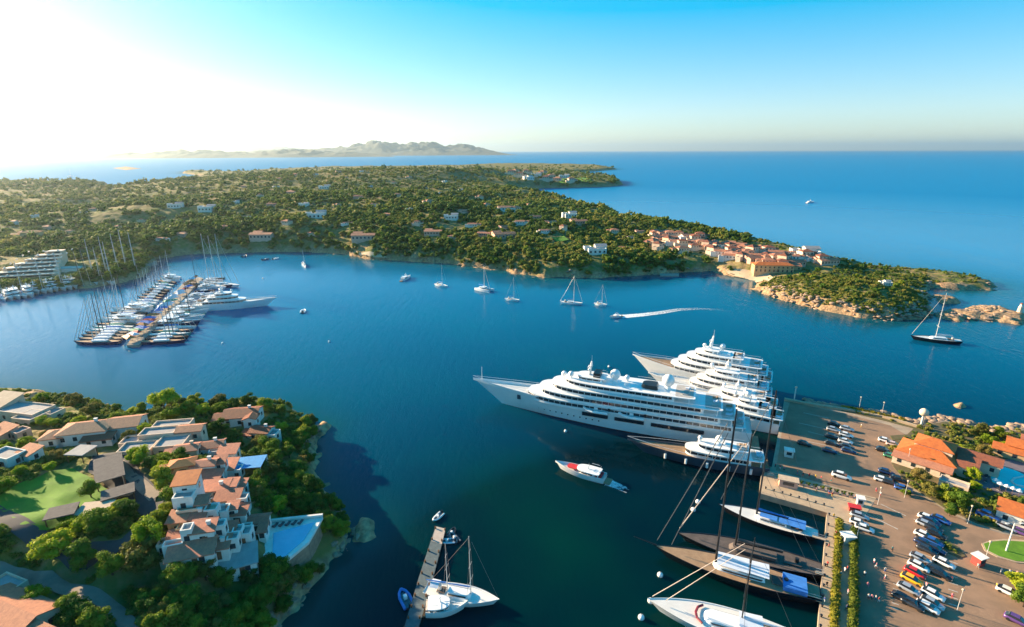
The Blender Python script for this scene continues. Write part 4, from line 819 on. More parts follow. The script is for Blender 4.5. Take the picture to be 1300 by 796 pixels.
# catamaran
t, L = place((624,371), (606,367), None, 'catamaran', 'white catamaran anchored in mid bay, widest of the anchored sailing boats', 'sailing boat')
for s in (1,-1): r_, _ = hull_shape(L, 1.8, 1.7, .6, .2, 14, .6); MB().loft([[(a, b+s*2.7, c) for a, b, c in q] for q in r_], closed=True).build('hull', B_white, t)
MB().prism(plan(-L*.4,L*.12,3.4,2.5,.6),1.4,1.8).build('bridge_deck', B_white, t); MB().prism(plan(-L*.2,L*.1,2.6,2,.6),1.8,2.9).build('cabin', B_white, t); MB().prism(plan(-L*.19,L*.105,2.65,2,.6),2.1,2.6).build('window_band', B_glass, t)
h = height_to(t.location, 337); MB().tube((0,0,2.8),(0,0,h),.2,.12,6).build('mast', B_spar, t); MB().tube((-.2,0,4),(-L*.4,0,4.2),.3,.22,6).build('boom', B_blue, t); MB().tube((L*.4,0,1.8),(0,0,h*.95),.12,.05,4).build('furled_jib', B_sail, t)
yacht('small white motor yacht anchored west of the sloops', (521,352),(510,357), 3.6, 1.6, [(-.3,.1,.4,1.4,2,1)], B_white, B_cream, over=1, doms=(), ms=.45, ports=0, name='motorboat')
yacht('white speedboat trailing a long foam wake', (775,404),(787,402), 3.2, 1.1, [(-.2,.1,.36,.8,1.6,.5)], B_white, B_cream, over=.8, doms=(), ms=.2, ports=0, name='speedboat')
wake('wake', [(788,402),(812,400),(838,397),(862,393),(885,392),(915,393),(938,398)], 6, 3)
yacht('lone white motorboat far out on the open sea', (1033,257),(1024,258), 4.5, 2, [(-.3,.1,.4,2,3,1)], B_white, B_cream, over=1, doms=(), ms=.5, ports=0, name='motorboat')
q = P(90,224); 
t, L = sailer('tiny white sloop far away in the pale sea beyond the peninsula', (93,224),(86,224), 4, 2, [.6], B_white, B_cream, B_spar, tops=[214], over=1)
for k, (x, y, lab) in enumerate([(824,347,'small white boat moored alone below the village'),(846,347,'small white boat beside its twin at the village shore'),(855,346,'white boat tied nearest the village landing'),(337,330,'dark small boat moored in the inner bay'),(350,329,'small white boat in the inner bay nearest the shore'),(310,326,'grey boat moored at the inner bay\'s western shore'),(385,396,'tiny boat drifting off the marina\'s east side'),(515,762,'blue grey dinghy tied to the small jetty\'s west side')]):
    p = P(x, y); rib(lab, p, .3*k, s=1.6 if k < 7 else 1.3, m=[B_white,B_white,B_white,B_navy,B_white,B_grey,B_white,B_blue][k])
# ---- marina: prototypes copied one by one
def moored(proto, bow, stern, label, group):
    a, b = P(*bow), P(*stern); c = (a+b)/2; s = (a-b).length/proto['len']; o = dup(proto, c, math.atan2(a.y-b.y, a.x-b.x), label, group, s); return o
MPROT = []
def mp(kind, i, label, bow, stern, group, mh=27):
    if kind == 's':
        hm, dm, spar, cov = [(B_white,B_cream,B_spar,B_blue),(B_navy,B_teak,B_spar,B_awn),(B_teal,B_cream,B_bspar,B_grn),(B_black,B_brown,B_bspar,B_awn)][i]
        t, L = place(bow, stern, group, 'sailing_yacht', label, 'sailing boat'); t_, L_ = None, L
        COLL = t; base = on(t,0,0,0); r, tp = hull(t, L, L*.21, L*.06+.3, hm, dm, L*.07, .22, .15, .62); fb = L*.06+.3
        MB().prism(plan(-L*.22,L*.15,L*.05,L*.05,.5),fb-.1,fb+L*.026).build('coachroof', B_white, t)
        x = L*.1; h = L*mh/24; MB().tube((x,0,fb-.2),(x,0,h),.22,.13,6).build('mast', spar, t); sp = MB()
        for q in (.35,.6,.8): sp.tube((x,-L*.07*(1.2-q),h*q),(x,L*.07*(1.2-q),h*q),.08,n=4)
        sp.build('spreader', spar, t); MB().tube((x,0,fb+1.4),(x-L*.36,0,fb+1.5),.45,.3,6).build('boom', cov, t); MB().tube((L*.55,0,fb),(x,0,h*.96),.13,.06,4).build('furled_jib', B_sail, t)
        MB().tube((-L*.5,0,fb),(x,0,h),.04,n=3).build('backstay', B_wire, t)
        t['len'] = L; return t
    t, L, z = yacht(label, bow, stern, 5.6, 2.4, [(-.38,.16,.42,1.9,5,2),(-.26,.04,.34,1.6,4,2)], [B_white,B_white,B_navy][i], B_cream, over=2.5, doms=(), ms=.5, ports=0, group=group, extra=False, mast=-.05)
    t['len'] = L; return t
G1 = 'white sailing yachts moored on the marina pier'; 
KIND = {('s',0):('white hulled sailing yacht with pale mast','w'),('s',1):('navy hulled sailing yacht with teak deck','n'),('s',2):('teal hulled sailing yacht with green cover','t'),('s',3):('black hulled sailing yacht with dark mast','b'),('m',0):('white motor cruiser','m'),('m',1):('white motor cruiser','m2'),('m',2):('navy motor cruiser','m3')}
MP = {}
def marina_boat(kind, i, bow, stern, where):
    g = KIND[(kind,i)][0] + ' ' + where
    if (kind,i) not in MP: MP[(kind,i)] = o = mp(kind, i, g, bow, stern, g); return o
    return moored(MP[(kind,i)], bow, stern, g, g)
pa, pb = (166,436), (252,352)
def lerp2(a, b, t): return (a[0]+(b[0]-a[0])*t, a[1]+(b[1]-a[1])*t)
seqW = [('s',1),('s',2),('s',3),('m',0),('s',0),('s',1),('s',0),('m',0),('s',0),('s',2),('s',3),('s',0),('m',0),('s',0),('s',1),('s',3)]
seqW = [seqW[(j*5) % 16] for j in range(25)]
for k, (kd, i) in enumerate(seqW):
    q = lerp2((156,436),(232,354), (k/24.0)**.95); k *= 15/24; ln = (58 if k < 7 else 44)*(1-.45*k/15); marina_boat(kd, i, (q[0]-ln, q[1]+1-k*.25), (q[0]-3, q[1]), 'on the west side of the marina pier')
seqE = [('s',1),('s',3),('s',2),('s',1),('s',0),('m',2),('s',0),('m',0),('s',2),('m',0),('s',0),None,('m',0),None,('m',0),('s',0),('s',3),('m',0),('s',1),('m',2),('s',3)]
for k, kd in enumerate(seqE):
    if kd is None: continue
    q = lerp2((178,436),(260,355), (k/20.0)**.95); k *= 14/20; ln = (56 if k < 7 else 42)*(1-.4*k/14); marina_boat(kd[0], kd[1], (q[0]+ln, q[1]-1), (q[0]+3, q[1]+.5), 'on the east side of the marina pier')
yacht('large white motor yacht with streamlined decks on the marina pier\'s east side', (339,388),(246,394), 10, 4.2, [(-.36,.22,.44,2.4,11,3),(-.28,.12,.38,2.2,9,4),(-.18,.04,.28,1.8,6,3)], B_white, B_cream, over=7, mast=-.08, ms=.9)
for k, (x, y, tp) in enumerate([(271,362,297),(279,360,299),(288,360,297)]):
    sailer(['westernmost','middle','easternmost'][k] + ' of three very tall white masted yachts behind the large motor yacht', (x+14,y+5), (x-22,y+1), 6, 2, [.5], B_navy if k == 1 else B_white, B_cream, B_spar, tops=[tp], furl=B_sail, cover=B_awn)
sailer('dark sailing yacht with black mast just west of the three tall masts', (262,366),(236,362), 5.5, 1.8, [.55], B_black, B_brown, B_bspar, tops=[320], cover=B_brown)
for k in range(17):
    x = 2 + k*8.2; y = 377 - k*1.15 + (3 if k < 5 else 0); kd = ('m',0) if k % 3 else ('s',0)
    if 11 < k < 14: kd = ('s',2)
    marina_boat(kd[0], kd[1], (x+5+random.random()*3, y+2.5), (x-2, y-3.4-random.random()), 'along the inner marina quay')
for k, (x, y) in enumerate([(135,352),(150,349),(118,355),(160,345),(172,347),(140,357)]): marina_boat('s', 0 if k % 2 else 1, (x+4,y+5), (x-2,y-3), 'off the inner marina\'s mole')
# piers
M_conc = mat('pier_concrete', (.36,.31,.26), .9, (.28,.24,.2), .3, 6, coords='World', bump=.3)
def pier(label, pix, z=1.0, name='pier', m=None, piles=0):
    t = thing(name, label, 'pier'); MB().prism(flatpoly(pix, z), z-.5 if piles else -2, z).build('deck', m or M_conc, t)
    return t
pier('long stone pier lined with yachts on both sides in the left marina', [(161,438),(176,438),(186,428),(258,353),(247,351),(234,358),(170,424)], 1.4)
pier('inner marina quay in front of the stepped white building', [(-60,378),(0,369),(60,363),(135,350),(150,345),(146,341),(100,344),(0,352),(-80,362)], 1.5, 'quay')
pier('mole closing the inner marina', [(118,352),(160,343),(200,334),(198,331),(150,338),(110,346)], 1.5, 'quay')
pier('short wooden landing stage at the village shore', [(838,350),(862,350),(862,347),(838,347)], .8)
tj = pier('long narrow jetty with one pale sunlit end reaching into the bay', [(553,668),(566,671),(548,740),(530,800),(522,840),(505,840),(512,800),(531,735)], 1.2, 'jetty', mat('weathered_shaded_planks', (.13,.17,.18), .85, (.09,.12,.13), .8, coords='World', wave=(1.2,'Y',.3)), 1)  # dark bluish planks: the jetty's shade is put into their colour
MB().prism(flatpoly([(553.5,668.5),(565.5,671.5),(561,691),(548,687)], 1.2), 1.2, 1.26).build('painted_sunlight', mat('sunlit_planks', (.48,.40,.34), .85, (.4,.33,.28), .8), tj)  # paler, warmer plank copy: sunlight on the jetty's end put into the colour
for k in range(10):
    for s in (0, 1):
        a = lerp2((553,672) if s == 0 else (565,674), (514,800) if s == 0 else (529,800), k/9); q = P(*a, 1); MB().tube((q.x,q.y,-3),(q.x,q.y,1.9),.22,n=7).build('pile', M_wood, tj)
for k, (x, y, lab) in enumerate([(573,678,'dark dinghy moored off the jetty\'s tip'),(577,684,'grey dinghy second off the jetty\'s tip'),(568,688,'pale dinghy tied beside the jetty\'s sunlit end'),(556,657,'small white dinghy ahead of the jetty\'s tip')]):
    rib(lab, P(x,y), 1.2+k, s=.9, m=[B_black,B_grey,B_awn,B_white][k])
# buoys
for k, (x, y, lab) in enumerate([(886,638,'white mooring buoy farther up the bay of the pair off the sailing yachts'),(880,648,'white mooring buoy nearer of the pair off the sailing yachts'),(871,683,'white buoy at the brown decked yacht\'s bow'),(838,731,'white buoy off the black hulled yacht\'s bow'),(826,764,'white buoy closest ahead of the white yacht at the bottom'),(814,785,'white buoy nearest the photo\'s bottom edge'),(718,548,'white buoy alongside the giant superyacht'),(773,466,'white buoy behind the giant superyacht\'s radar mast'),(283,436,'tiny white buoy east of the marina pier'),(418,434,'tiny white buoy alone in mid bay'),(334,354,'tiny white buoy in the inner bay')]):
    p = P(x, y); t = thing('buoy', lab, 'buoy', p); MB().ball((0,0,.25), .75 if k < 6 else .6, 12).build('float', B_white, t, smooth=True); MB().tube((0,0,.9),(0,0,1.25),.08,n=5).build('ring', B_grey, t)

for k in range(26):
    q = lerp2((167,433),(250,355), k/25); q = (q[0]+random.uniform(-2.5,3.5), q[1]); c = ['white','white','orange','red','green','blue'][random.randrange(6)]
    m = {'white':B_awn,'orange':B_orange,'red':B_red,'green':B_grn,'blue':B_blue}[c]; lab = c + ' event tent among the crowd of stalls on the marina pier'
    t = thing('tent', lab, 'tent', P(q[0], q[1], 1.4), rad(-40)+k*.1, lab); w_ = random.uniform(2.2,4.2); hh = random.uniform(2.2,3)
    MB().add([(-w_,-w_*.6,hh),(w_,-w_*.6,hh),(w_,w_*.6,hh),(-w_,w_*.6,hh),(-w_*.5,0,hh+1.1),(w_*.5,0,hh+1.1)], [(0,1,5,4),(1,2,5),(2,3,4,5),(3,0,4)]).build('canopy', m, t)
    for sx in (-1,1):
        for sy in (-1,1): MB().tube((sx*w_,sy*w_*.6,0),(sx*w_,sy*w_*.6,hh),.08,n=4).build('pole', B_spar, t)
# ================================================================== the quay, car park and hotel grounds on the right
ZQ = 1.8
def Q(px, py, z=ZQ): return P(px, py, z)
def ang(a, b, z=ZQ): p, q = P(*a, z), P(*b, z); return math.atan2(q.y-p.y, q.x-p.x)
M_quay = mat('quay_stone', (.40,.31,.22), .9, (.30,.23,.17), .3, 8, coords='World', bump=.4)
M_lot = mat('worn_brown_asphalt', (.33,.20,.125), .92, (.22,.14,.09), .12, 8, coords='World', bump=.2, bscale=2)
M_sand = mat('sandy_paving', (.50,.37,.24), .9, (.38,.28,.19), .4, 8, coords='World')
M_line = mat('road_paint', (.55,.52,.47), .8, (.35,.32,.28), 2, coords='World')
M_garden = mat('garden_soil', (.16,.11,.06), .95, (.08,.09,.03), .3, 6, coords='World', bump=.5)
M_deck = mat('pool_deck', (.20,.16,.18), .85, (.15,.12,.14), .5, coords='World')
def slab(name, pix, z0, z1, m, kind='structure'): o = MB().prism(flatpoly(pix, z1), z0, z1).build(name, m); return tag(o, kind=kind)
EDGE = [(996,505),(989,545),(980,592),(966,604),(964,626),(1050,650),(1046,700),(1041,760),(1035,840),(1020,1000)]
slab('quay', EDGE + [(1900,1000),(1700,620),(1480,556),(1300,545),(1262,549),(1240,542),(1200,534),(1165,541),(1120,529),(1075,521),(1030,514)], -4, ZQ, M_quay)
slab('parking_lot', [(1003,510),(1080,527),(1130,540),(1150,552),(1122,566),(1134,592),(1152,618),(1200,648),(1240,668),(1275,678),(1400,700),(1700,1000),(1090,1000),(1087,800),(1088,672),(1108,642),(1112,632),(1060,618),(985,597),(993,545)], ZQ-.1, ZQ+.03, M_lot)
slab('pavement', [(968,606),(975,603),(1050,622),(1110,636),(1104,646),(1088,668),(1086,800),(1090,1000),(1024,1000),(1038,840),(1044,760),(1049,700),(1054,652),(966,624)], ZQ-.1, ZQ+.05, M_sand)
slab('road', [(1030,505.5),(1075,515),(1120,526),(1160,545),(1190,560),(1150,552),(1128,538),(1080,525),(1006,509)], ZQ-.1, ZQ+.06, M_quay) if False else None
slab('kerb', [(978,598),(1060,618.5),(1112,632),(1112,633.5),(1060,620),(977,599.5)], ZQ, ZQ+.17, M_sand)
# garden beds, a kerb's height above the asphalt
BED1 = [(1134,592),(1128,575),(1122,566),(1150,553),(1163,541),(1200,535),(1240,543),(1262,550),(1300,546),(1480,557),(1700,620),(1500,730),(1300,668),(1272,674),(1240,664),(1200,645),(1154,616)]
slab('garden', BED1, ZQ-.1, ZQ+.15, M_garden)
BED2 = [(1196,690),(1204,687),(1216,694),(1226,706),(1218,708),(1200,700)]; slab('garden', BED2, ZQ, ZQ+.16, M_garden)
BED3 = [(1070,516),(1110,523),(1150,533),(1170,541),(1162,544),(1120,533),(1068,521)]; slab('garden', BED3, ZQ-.1, ZQ+.17, M_garden)
CIRC = [(1246,690),(1256,686),(1275,684),(1310,686),(1330,700),(1315,716),(1290,714),(1266,707),(1250,699)]; slab('kerb', CIRC, ZQ, ZQ+.16, M_sand)
slab('lawn', [(1249,690),(1258,687.5),(1275,686),(1309,688),(1327,700),(1313,714),(1290,712),(1268,705.5),(1252,697.5)], ZQ+.1, ZQ+.22, M_lawn)
slab('terrace', [(1240,585),(1290,583),(1360,596),(1360,640),(1290,632),(1244,618),(1228,604)], ZQ, ZQ+.3, M_deck)
slab('garden', [(1130,553),(1155,551),(1157,556),(1133,559)], ZQ, ZQ+.2, M_garden)
# parking bay lines
for k in range(14):
    a = lerp2((1000+0, 535),(985,590),0); 
for x0, y0, x1, y1 in [(1020,524,1052,531),(1026,548,1050,554),(1022,560,1048,565),(1014,537,1050,545),(1140,745,1170,756),(1150,716,1182,727),(1145,731,1176,741),(1160,700,1190,710)] + [(1134+k*-.5, 741+k*6, 1143+k*-.5, 744+k*6) for k in range(6)] + [(1066,544+k*7.2,1085,548+k*7.2) for k in range(5)] + [(1048,541+k*8,1068,545.5+k*8) for k in range(5)] + [(1204,712+k*9,1216,716+k*9) for k in range(7)] + [(1100,680+k*14,1130,688+k*14) for k in range(0)] + [(1118,640,1150,655),(1160,659,1190,672),(1095,650,1140,672)]:
    a, b = Q(x0,y0), Q(x1,y1); d = (b-a).normalized(); n = Vector((-d.y,d.x,0))*.12; MB().add([a+n,b+n,b-n,a-n],[(3,2,1,0)]); o = MB().prism([(a+n)[:2],(b+n)[:2],(b-n)[:2],(a-n)[:2]], ZQ+.03, ZQ+.042).build('road_marking', M_line); tag(o, kind='structure')
# ---- hotel
def house_at(px, py, label, cat, rz, blocks, z=ZQ+.1, name='hotel', **kw): return house(name, label, cat, Vector((*P(px, py, 4.5)[:2], z)), rz, blocks, **kw)
ha = ang((1145,592),(1205,612))
house_at(1178,577,'large orange roofed hotel with tiered pyramid roofs beside the car park','building', ha, [(0,0,15,10,4.2,'hip',M_otile),(1,3,10,7.5,7.2,'hip',M_otile),(12,6.5,11,6,5,'gable',M_tile),(10,0,5,6,4.2,'shed',M_tile),(-.5,-6.8,15,3.4,3.0,'shed',M_tile2)], wall=M_cream)
rb_ = ang((1235,634),(1300,656))
house_at(1285,650,'long low building with orange tile roof and white wall by the roundabout','building', rb_, [(6.5,0,19,5,4.0,'shed',M_otile),(13,-4.9,12,4.4,3.6,'flat',M_tan)], name='building', wall=M_white)
house_at(1306,570,'ochre house with orange roof at the photo\'s right edge above the pool','house', rb_, [(0,0,11,7,4.4,'gable',M_otile),(-3,-5,11,3.4,3.0,'shed',M_otile),(2,7,8,5,4,'hip',M_tile)], name='villa', wall=M_ochre)
house_at(1212,611,'small pale stone garden house behind the trees','house', rb_, [(0,0,7,4,2.4,'flat')], name='pavilion', wall=M_cream)
# pool
zp = ZQ+.32
t = thing('pool', 'bright turquoise hotel pool with curved white inner rim', 'swimming pool')
pp = [(1256,601),(1262,595),(1275,593.5),(1290,598),(1302,604),(1340,612),(1350,625),(1300,623),(1275,618),(1260,612)]
MB().prism(flatpoly([(x+(x-1295)*.03, y+(y-608)*.10) for x, y in pp], zp), zp-.2, zp+.1).build('rim', M_sand, t)
MB().prism(flatpoly(pp, zp), zp, zp+.14).build('water', mat('turquoise_water', (.01,.60,.62), .05, (.02,.66,.68), .6, coords='World', spec=.6), t)
MB().path([tuple(P(x,y,zp+.2)) for x, y in ((1302,604),(1288,607),(1284,611),(1288,615),(1298,618),(1306,619))], .35, 5).build('inner_rim', M_white, t)
# ball on a pole
def pole_thing(name, lab, cat, px, py, h, r, topper, m=None, mt=None, z=ZQ):
    p = P(px, py, z); t = thing(name, lab, cat, p); MB().tube((0,0,0),(0,0,h),r,r*.7,8).build('pole', m or M_white, t)
    if topper[0] == 'ball': MB().ball((0,0,h+topper[1]*.7), topper[1], 14).build('globe', mt or M_cream, t, smooth=True)
    if topper[0] == 'lamp':
        for s in (1,-1): MB().tube((0,0,h-.2),(s*1.6,0,h),.06,n=5).build('arm', m or M_white, t); MB().box(s*1.8,0,h-.1,.9,.35,.16).build('lamp_head', mt or M_white, t)
    if topper[0] == 'flag': MB().box(.9,0,h-1.2,1.7,.04,1.1).build('flag', mt, t)
    return t
pole_thing('globe_tower','pale round globe on a short white stem at the shore','tower',1169,541,4.6,.4,('ball',1.5))
pole_thing('beacon_post','thin beacon post on the tip of the quay','beacon',1008,508,5.5,.25,('ball',.45))
pole_thing('street_lamp','tall white double armed lamp on the roundabout lawn','street lamp',1277,700,8.5,.2,('lamp',))
for k, (x, y, lab) in enumerate([(1090,521,'lamp post on the sea wall nearest the quay tip'),(1119,528,'lamp post on the sea wall\'s middle'),(1148,632,'lamp post where hotel garden meets the car park'),(1151,590,'lamp post before the hotel corner'),(1228,665,'lamp post by the garden south of the hotel trees'),(1114,641,'lamp post where the side pier joins the car park'),(1250,712,'lamp post between roundabout and flower bed'),(1086,690,'lamp post at the upper end of the long hedge'),(1215,775,'lamp post in the lower car park')]):
    pole_thing('street_lamp', lab, 'street lamp', x, y, 5.5, .07, ('ball',.28), m=B_spar)
# white cone sculptures and kiosks along the quay
def kiosk(px, py, lab, w, d, h, rz, wm, rm, name='kiosk'):
    t = thing(name, lab, 'kiosk', Q(px,py,ZQ+.05), rz); MB().box(0,0,0,w,d,h).build('wall', wm, t); MB().prism([(-w/2-.3,-d/2-.3),(w/2+.3,-d/2-.3),(w/2+.3,d/2+.3),(-w/2-.3,d/2+.3)],h+.003,h+.2).build('roof', rm, t); MB().box(0,-d/2,.9,w*.6,.1,h*.45).build('window', M_glass, t); return t
qa = ang((968,606),(1110,636))
kiosk(1000,617,'pale pink kiosk on the side pier',5,2.4,2.4,qa,M_pink,M_tan); kiosk(1027,603,'low sandy box structure on the side pier\'s north edge',3,2,1.6,qa,M_cream,M_tan) if False else None
kiosk(1091,641,'white hut with tall pointed top at the side pier\'s landward end',1.6,1.6,2.4,qa,M_white,M_white); kiosk(1084,648,'low red booth beside the white hut',2.6,1.6,1.3,qa,mat('red_panel',(.42,.06,.05),.7),B_red)
kiosk(1075,688,'small square white booth between the two long hedges',2.0,2.6,2.2,rad(-90),M_white,M_white); kiosk(1241,716,'red and white ticket booth by the roundabout',2.0,2.0,2.4,.3,MATS['red_panel'],M_white)
kiosk(1001,579,'small white cabin at the quay edge',2.6,2.0,2.4,qa,M_white,M_white)
# long hedges
L_hedge = leaf_mat('hedge_leaves', (.10,.13,.015), (.19,.19,.02), (.33,.24,.025))
def hedge(lab, pts, w, h, seed):
    rng = np.random.default_rng(seed); V, Fq = [], []; nv = 0; t = []
    for a, b in zip(pts[:-1], pts[1:]):
        n = int((b-a).length/.9); t += [a.lerp(b, i/n) for i in range(n)]
    for q in t:
        r = w/2*rng.uniform(.8,1.15); hh = h*rng.uniform(.75,1.15); v = I1[0]*np.array([r,r,hh*.55])*(.85+.2*rng.random((len(I1[0]),1))) + np.array([q.x+rng.uniform(-.15,.15), q.y, q.z+hh*.5]); V.append(v); Fq.append(I1[1]+nv); nv += len(v)
        n = 40; d = rng.normal(size=(n,3)); d /= np.linalg.norm(d,axis=1)[:,None]; d[:,2] = np.abs(d[:,2])*.9; pos = d*np.array([r,r,hh*.6])*1.06 + np.array([q.x,q.y,q.z+hh*.5]); u = rng.normal(size=(n,3))*.16; w2 = rng.normal(size=(n,3))*.16
        V.append(np.stack([pos+u,pos-u*.5+w2,pos-u*.5-w2],1).reshape(-1,3)); Fq.append(np.arange(n*3).reshape(-1,3)+nv); nv += n*3
    o = link('hedge', np_mesh('hedge', np.concatenate(V), np.concatenate(Fq), [L_hedge])); return tag(o, lab, 'hedge')
hedge('long trimmed yellow green hedge nearer the water', [Q(1065,664), Q(1062,720), Q(1058,800), Q(1055,840)], 1.9, 1.3, 1)
hedge('long trimmed yellow green hedge bordering the asphalt', [Q(1083.5,676), Q(1083,730), Q(1082,800), Q(1082,840)], 2.0, 1.9, 2)
hedge('dark green hedge along the sea wall', [Q(1070,518.5), Q(1112,527), Q(1150,536)], 1.8, 1.3, 3)
# sea wall
t = tag(MB().prism(flatpoly([(996,504.5),(1030,511),(1075,517.5),(1120,526),(1164,539),(1164,540.5),(1120,528),(1075,519.5),(1030,513),(996,506.5)], ZQ+.9), ZQ-.5, ZQ+.9).build('sea_wall', M_sand), 'low sand coloured sea wall along the quay\'s outer side', 'wall')
# ---- cars
def car_meshes():
    def body():
        mb = MB(); st = [(-2.15,.62,.35,.62),(-2.1,.78,.3,.86),(-1.5,.84,.28,.95),(-.6,.86,.28,.93),(.8,.86,.28,.90),(1.6,.82,.28,.82),(2.05,.74,.32,.68),(2.15,.6,.38,.6)]
        mb.loft([[(x,-w_,z0),(x,-w_*1.02,(z0+z1)/2),(x,-w_*.9,z1),(x,w_*.9,z1),(x,w_*1.02,(z0+z1)/2),(x,w_,z0)] for x,w_,z0,z1 in st]); return mb
    def roofp(): return MB().prism([(-1.2,-.58),(.25,-.58),(.25,.58),(-1.2,.58)],1.36,1.44)
    def cabin(): return MB().loft([[(-1.95,-.72,.88),(-1.95,.72,.88),(1.05,.74,.88),(1.05,-.74,.88)],[(-1.35,-.6,1.38),(-1.35,.6,1.38),(.35,.6,1.38),(.35,-.6,1.38)]])
    def wheel():
        return MB().tube((0,-.1,0),(0,.1,0),.33,n=12)
    return body(), cabin(), roofp(), wheel()
CB, CC, CR, CW = car_meshes(); RUB = mat('tyre_rubber', (.02,.02,.02), .8); wheel_me = CW.mesh('wheel', RUB); cab_me = CC.mesh('windows', B_glass)
LAMP = mat('headlight_glass', (.6,.6,.58), .1); lamp_me = MB().box(0,0,0,.06,.32,.14).mesh('headlight', LAMP); TAIL = mat('tail_light', (.4,.01,.01), .2); tail_me = MB().box(0,0,0,.06,.28,.16).mesh('taillight', TAIL)
PAINT = {}
def paint(c):
    cols = {'white':(.78,.78,.77),'silver':(.45,.47,.50),'black':(.012,.012,.015),'dark grey':(.04,.045,.055),'dark blue':(.015,.03,.10),'blue':(.03,.10,.35),'red':(.55,.02,.02),'yellow':(.80,.42,.01),'purple':(.12,.05,.2),'green':(.05,.22,.12),'pale pink':(.6,.45,.42)}
    if c not in PAINT: m = mat('paint_'+c.replace(' ','_'), cols[c], .25, tuple(v*.95 for v in cols[c]), .5, coat=.8, metal=.3 if c in ('silver','dark grey') else 0); PAINT[c] = (CB.mesh('body', m, True), CR.mesh('roof', m))
    return PAINT[c]
def car(px, py, c, rz, lab, van=False, s=1.0):
    t = thing('parked_van' if van else 'parked_car', lab, 'van' if van else 'car', Q(px, py, ZQ+.03), rz); sz = 1.35 if van else 1.0; t.scale = (s*1.06*(1.2 if van else 1), s*1.06, s*1.08*sz)
    b, r = paint(c); link('body', b, t); link('roof', r, t); link('windows', cab_me, t)
    for x in (-1.35, 1.35):
        for y in (-.78, .78): o = link('wheel', wheel_me, t); o.location = (x, y, .33)
    for y in (-.55,.55): o = link('headlight', lamp_me, t); o.location = (2.13,y,.5); o = link('taillight', tail_me, t); o.location = (-2.13,y,.6)
r1 = ang((1146,760),(1180,778)); r0 = ang((1040,545),(1080,555))
for px, py, c, rz, lab in [
 (1157,738,'yellow',r1,'yellow car, the only one in the lower car park row'),(1161,729,'red',r1,'red car parked between the yellow and a white one'),(1166,721,'white',r1,'white car directly behind the red one'),
 (1168,711,'silver',r1,'silver car two up from the red one'),(1153,750,'silver',r1,'silver car just below the yellow one'),(1146,762,'black',r1,'black car at the lower end of the western row'),(1158,769,'dark grey',r1,'dark grey car bumper to bumper with the black end car'),
 (1198,717,'white',r1,'white car at the upper end of the eastern row'),(1194,731,'black',r1,'black car in the eastern row under the white end car'),(1189,727,'dark grey',r1,'dark grey car squeezed beside the black eastern one'),(1184,757,'white',r1,'white car in the middle of the lower eastern row'),(1177,773,'white',r1,'white car at the bottom end of the eastern row'),(1183,768,'silver',r1,'silver car behind the bottom white one'),
 (1173,682,'white',r1,'white car beside the flower bed\'s upper corner'),(1173,692,'dark blue',r1,'dark blue car just under the white one by the flower bed'),(1184,690,'blue',r1,'blue car closest to the flower bed'),(1187,699,'dark blue',r1,'dark blue car at the flower bed\'s lower side'),(1176,700,'dark grey',r1,'dark grey car left of the flower bed in the packed row'),
 (1175,668,'silver',r1,'silver car near the head of the packed row'),(1177,660,'white',r1,'white car at the very head of the packed row'),(1194,662,'blue',r1,'blue car east of the head of the packed row'),(1184,672,'dark grey',r1,'dark grey car in the packed row\'s upper shadow'),(1188,680,'black',r1,'black car in the packed row\'s centre'),(1181,664,'dark blue',r1,'dark blue car second from the packed row\'s head'),
 (1280,754,'white',r1,'white car standing alone below the roundabout'),(1291,790,'purple',r1,'purple car at the photo\'s bottom right'),(1277,671,'silver',r1,'silver car by the white wall behind the roundabout'),(1296,678,'purple',r1,'purple car near the silver one behind the roundabout'),
 (1059,540,'black',r0,'black car at the top of the upper car park\'s west row'),(1058,547,'silver',r0,'silver car second in the upper west row'),(1056,556,'dark grey',r0,'dark grey car third in the upper west row'),(1056,565,'black',r0,'black car fourth in the upper west row'),(1053,574,'dark blue',r0,'dark blue car at the lower end of the upper west row'),(1021,565,'black',r0,'black car parked alone near the quay edge'),
 (1075,546,'silver',r0,'silver car at the top of the upper east row'),(1074,554,'white',r0,'white car in the upper east row under the silver one'),(1073,562,'white',r0,'white car third in the upper east row'),(1077,574,'dark blue',r0,'dark blue car at the lower end of the upper east row'),(1075,569,'dark grey',r0,'dark grey car wedged into the upper east row'),
 (1124,561,'white',r0,'white car by the garden strip before the hotel'),(1134,566,'pale pink',r0,'pale pink car nearest the hotel corner'),(1121,573,'black',r0,'black car below the white one before the hotel'),(1131,581,'green',r0,'green car at the hotel garden\'s edge'),
 (1120,611,'white',r0,'white car south of the hotel garden'),(1130,614,'dark grey',r0,'dark grey car between two pale cars south of the hotel'),(1146,622,'blue',r0,'blue car at the kerb south of the hotel'),(1125,601,'dark blue',r0,'dark blue car in the shade south west of the hotel'),(1140,610,'black',r0,'black car under the trees south of the hotel'),
 (1091,657,'silver',r0,'silver car at the root of the side pier'),(1097,673,'white',r0,'white car just below the silver one at the side pier\'s root'),(1090,666,'white',r0,'white car squeezed beside the silver one at the pier root')]:
    car(px, py, c, rz, lab)
car(1068,607,'white',r0,'long white van parked on the edge of the side pier',True); car(1254,658,'blue',r1,'blue van under the trees by the long low building',True)
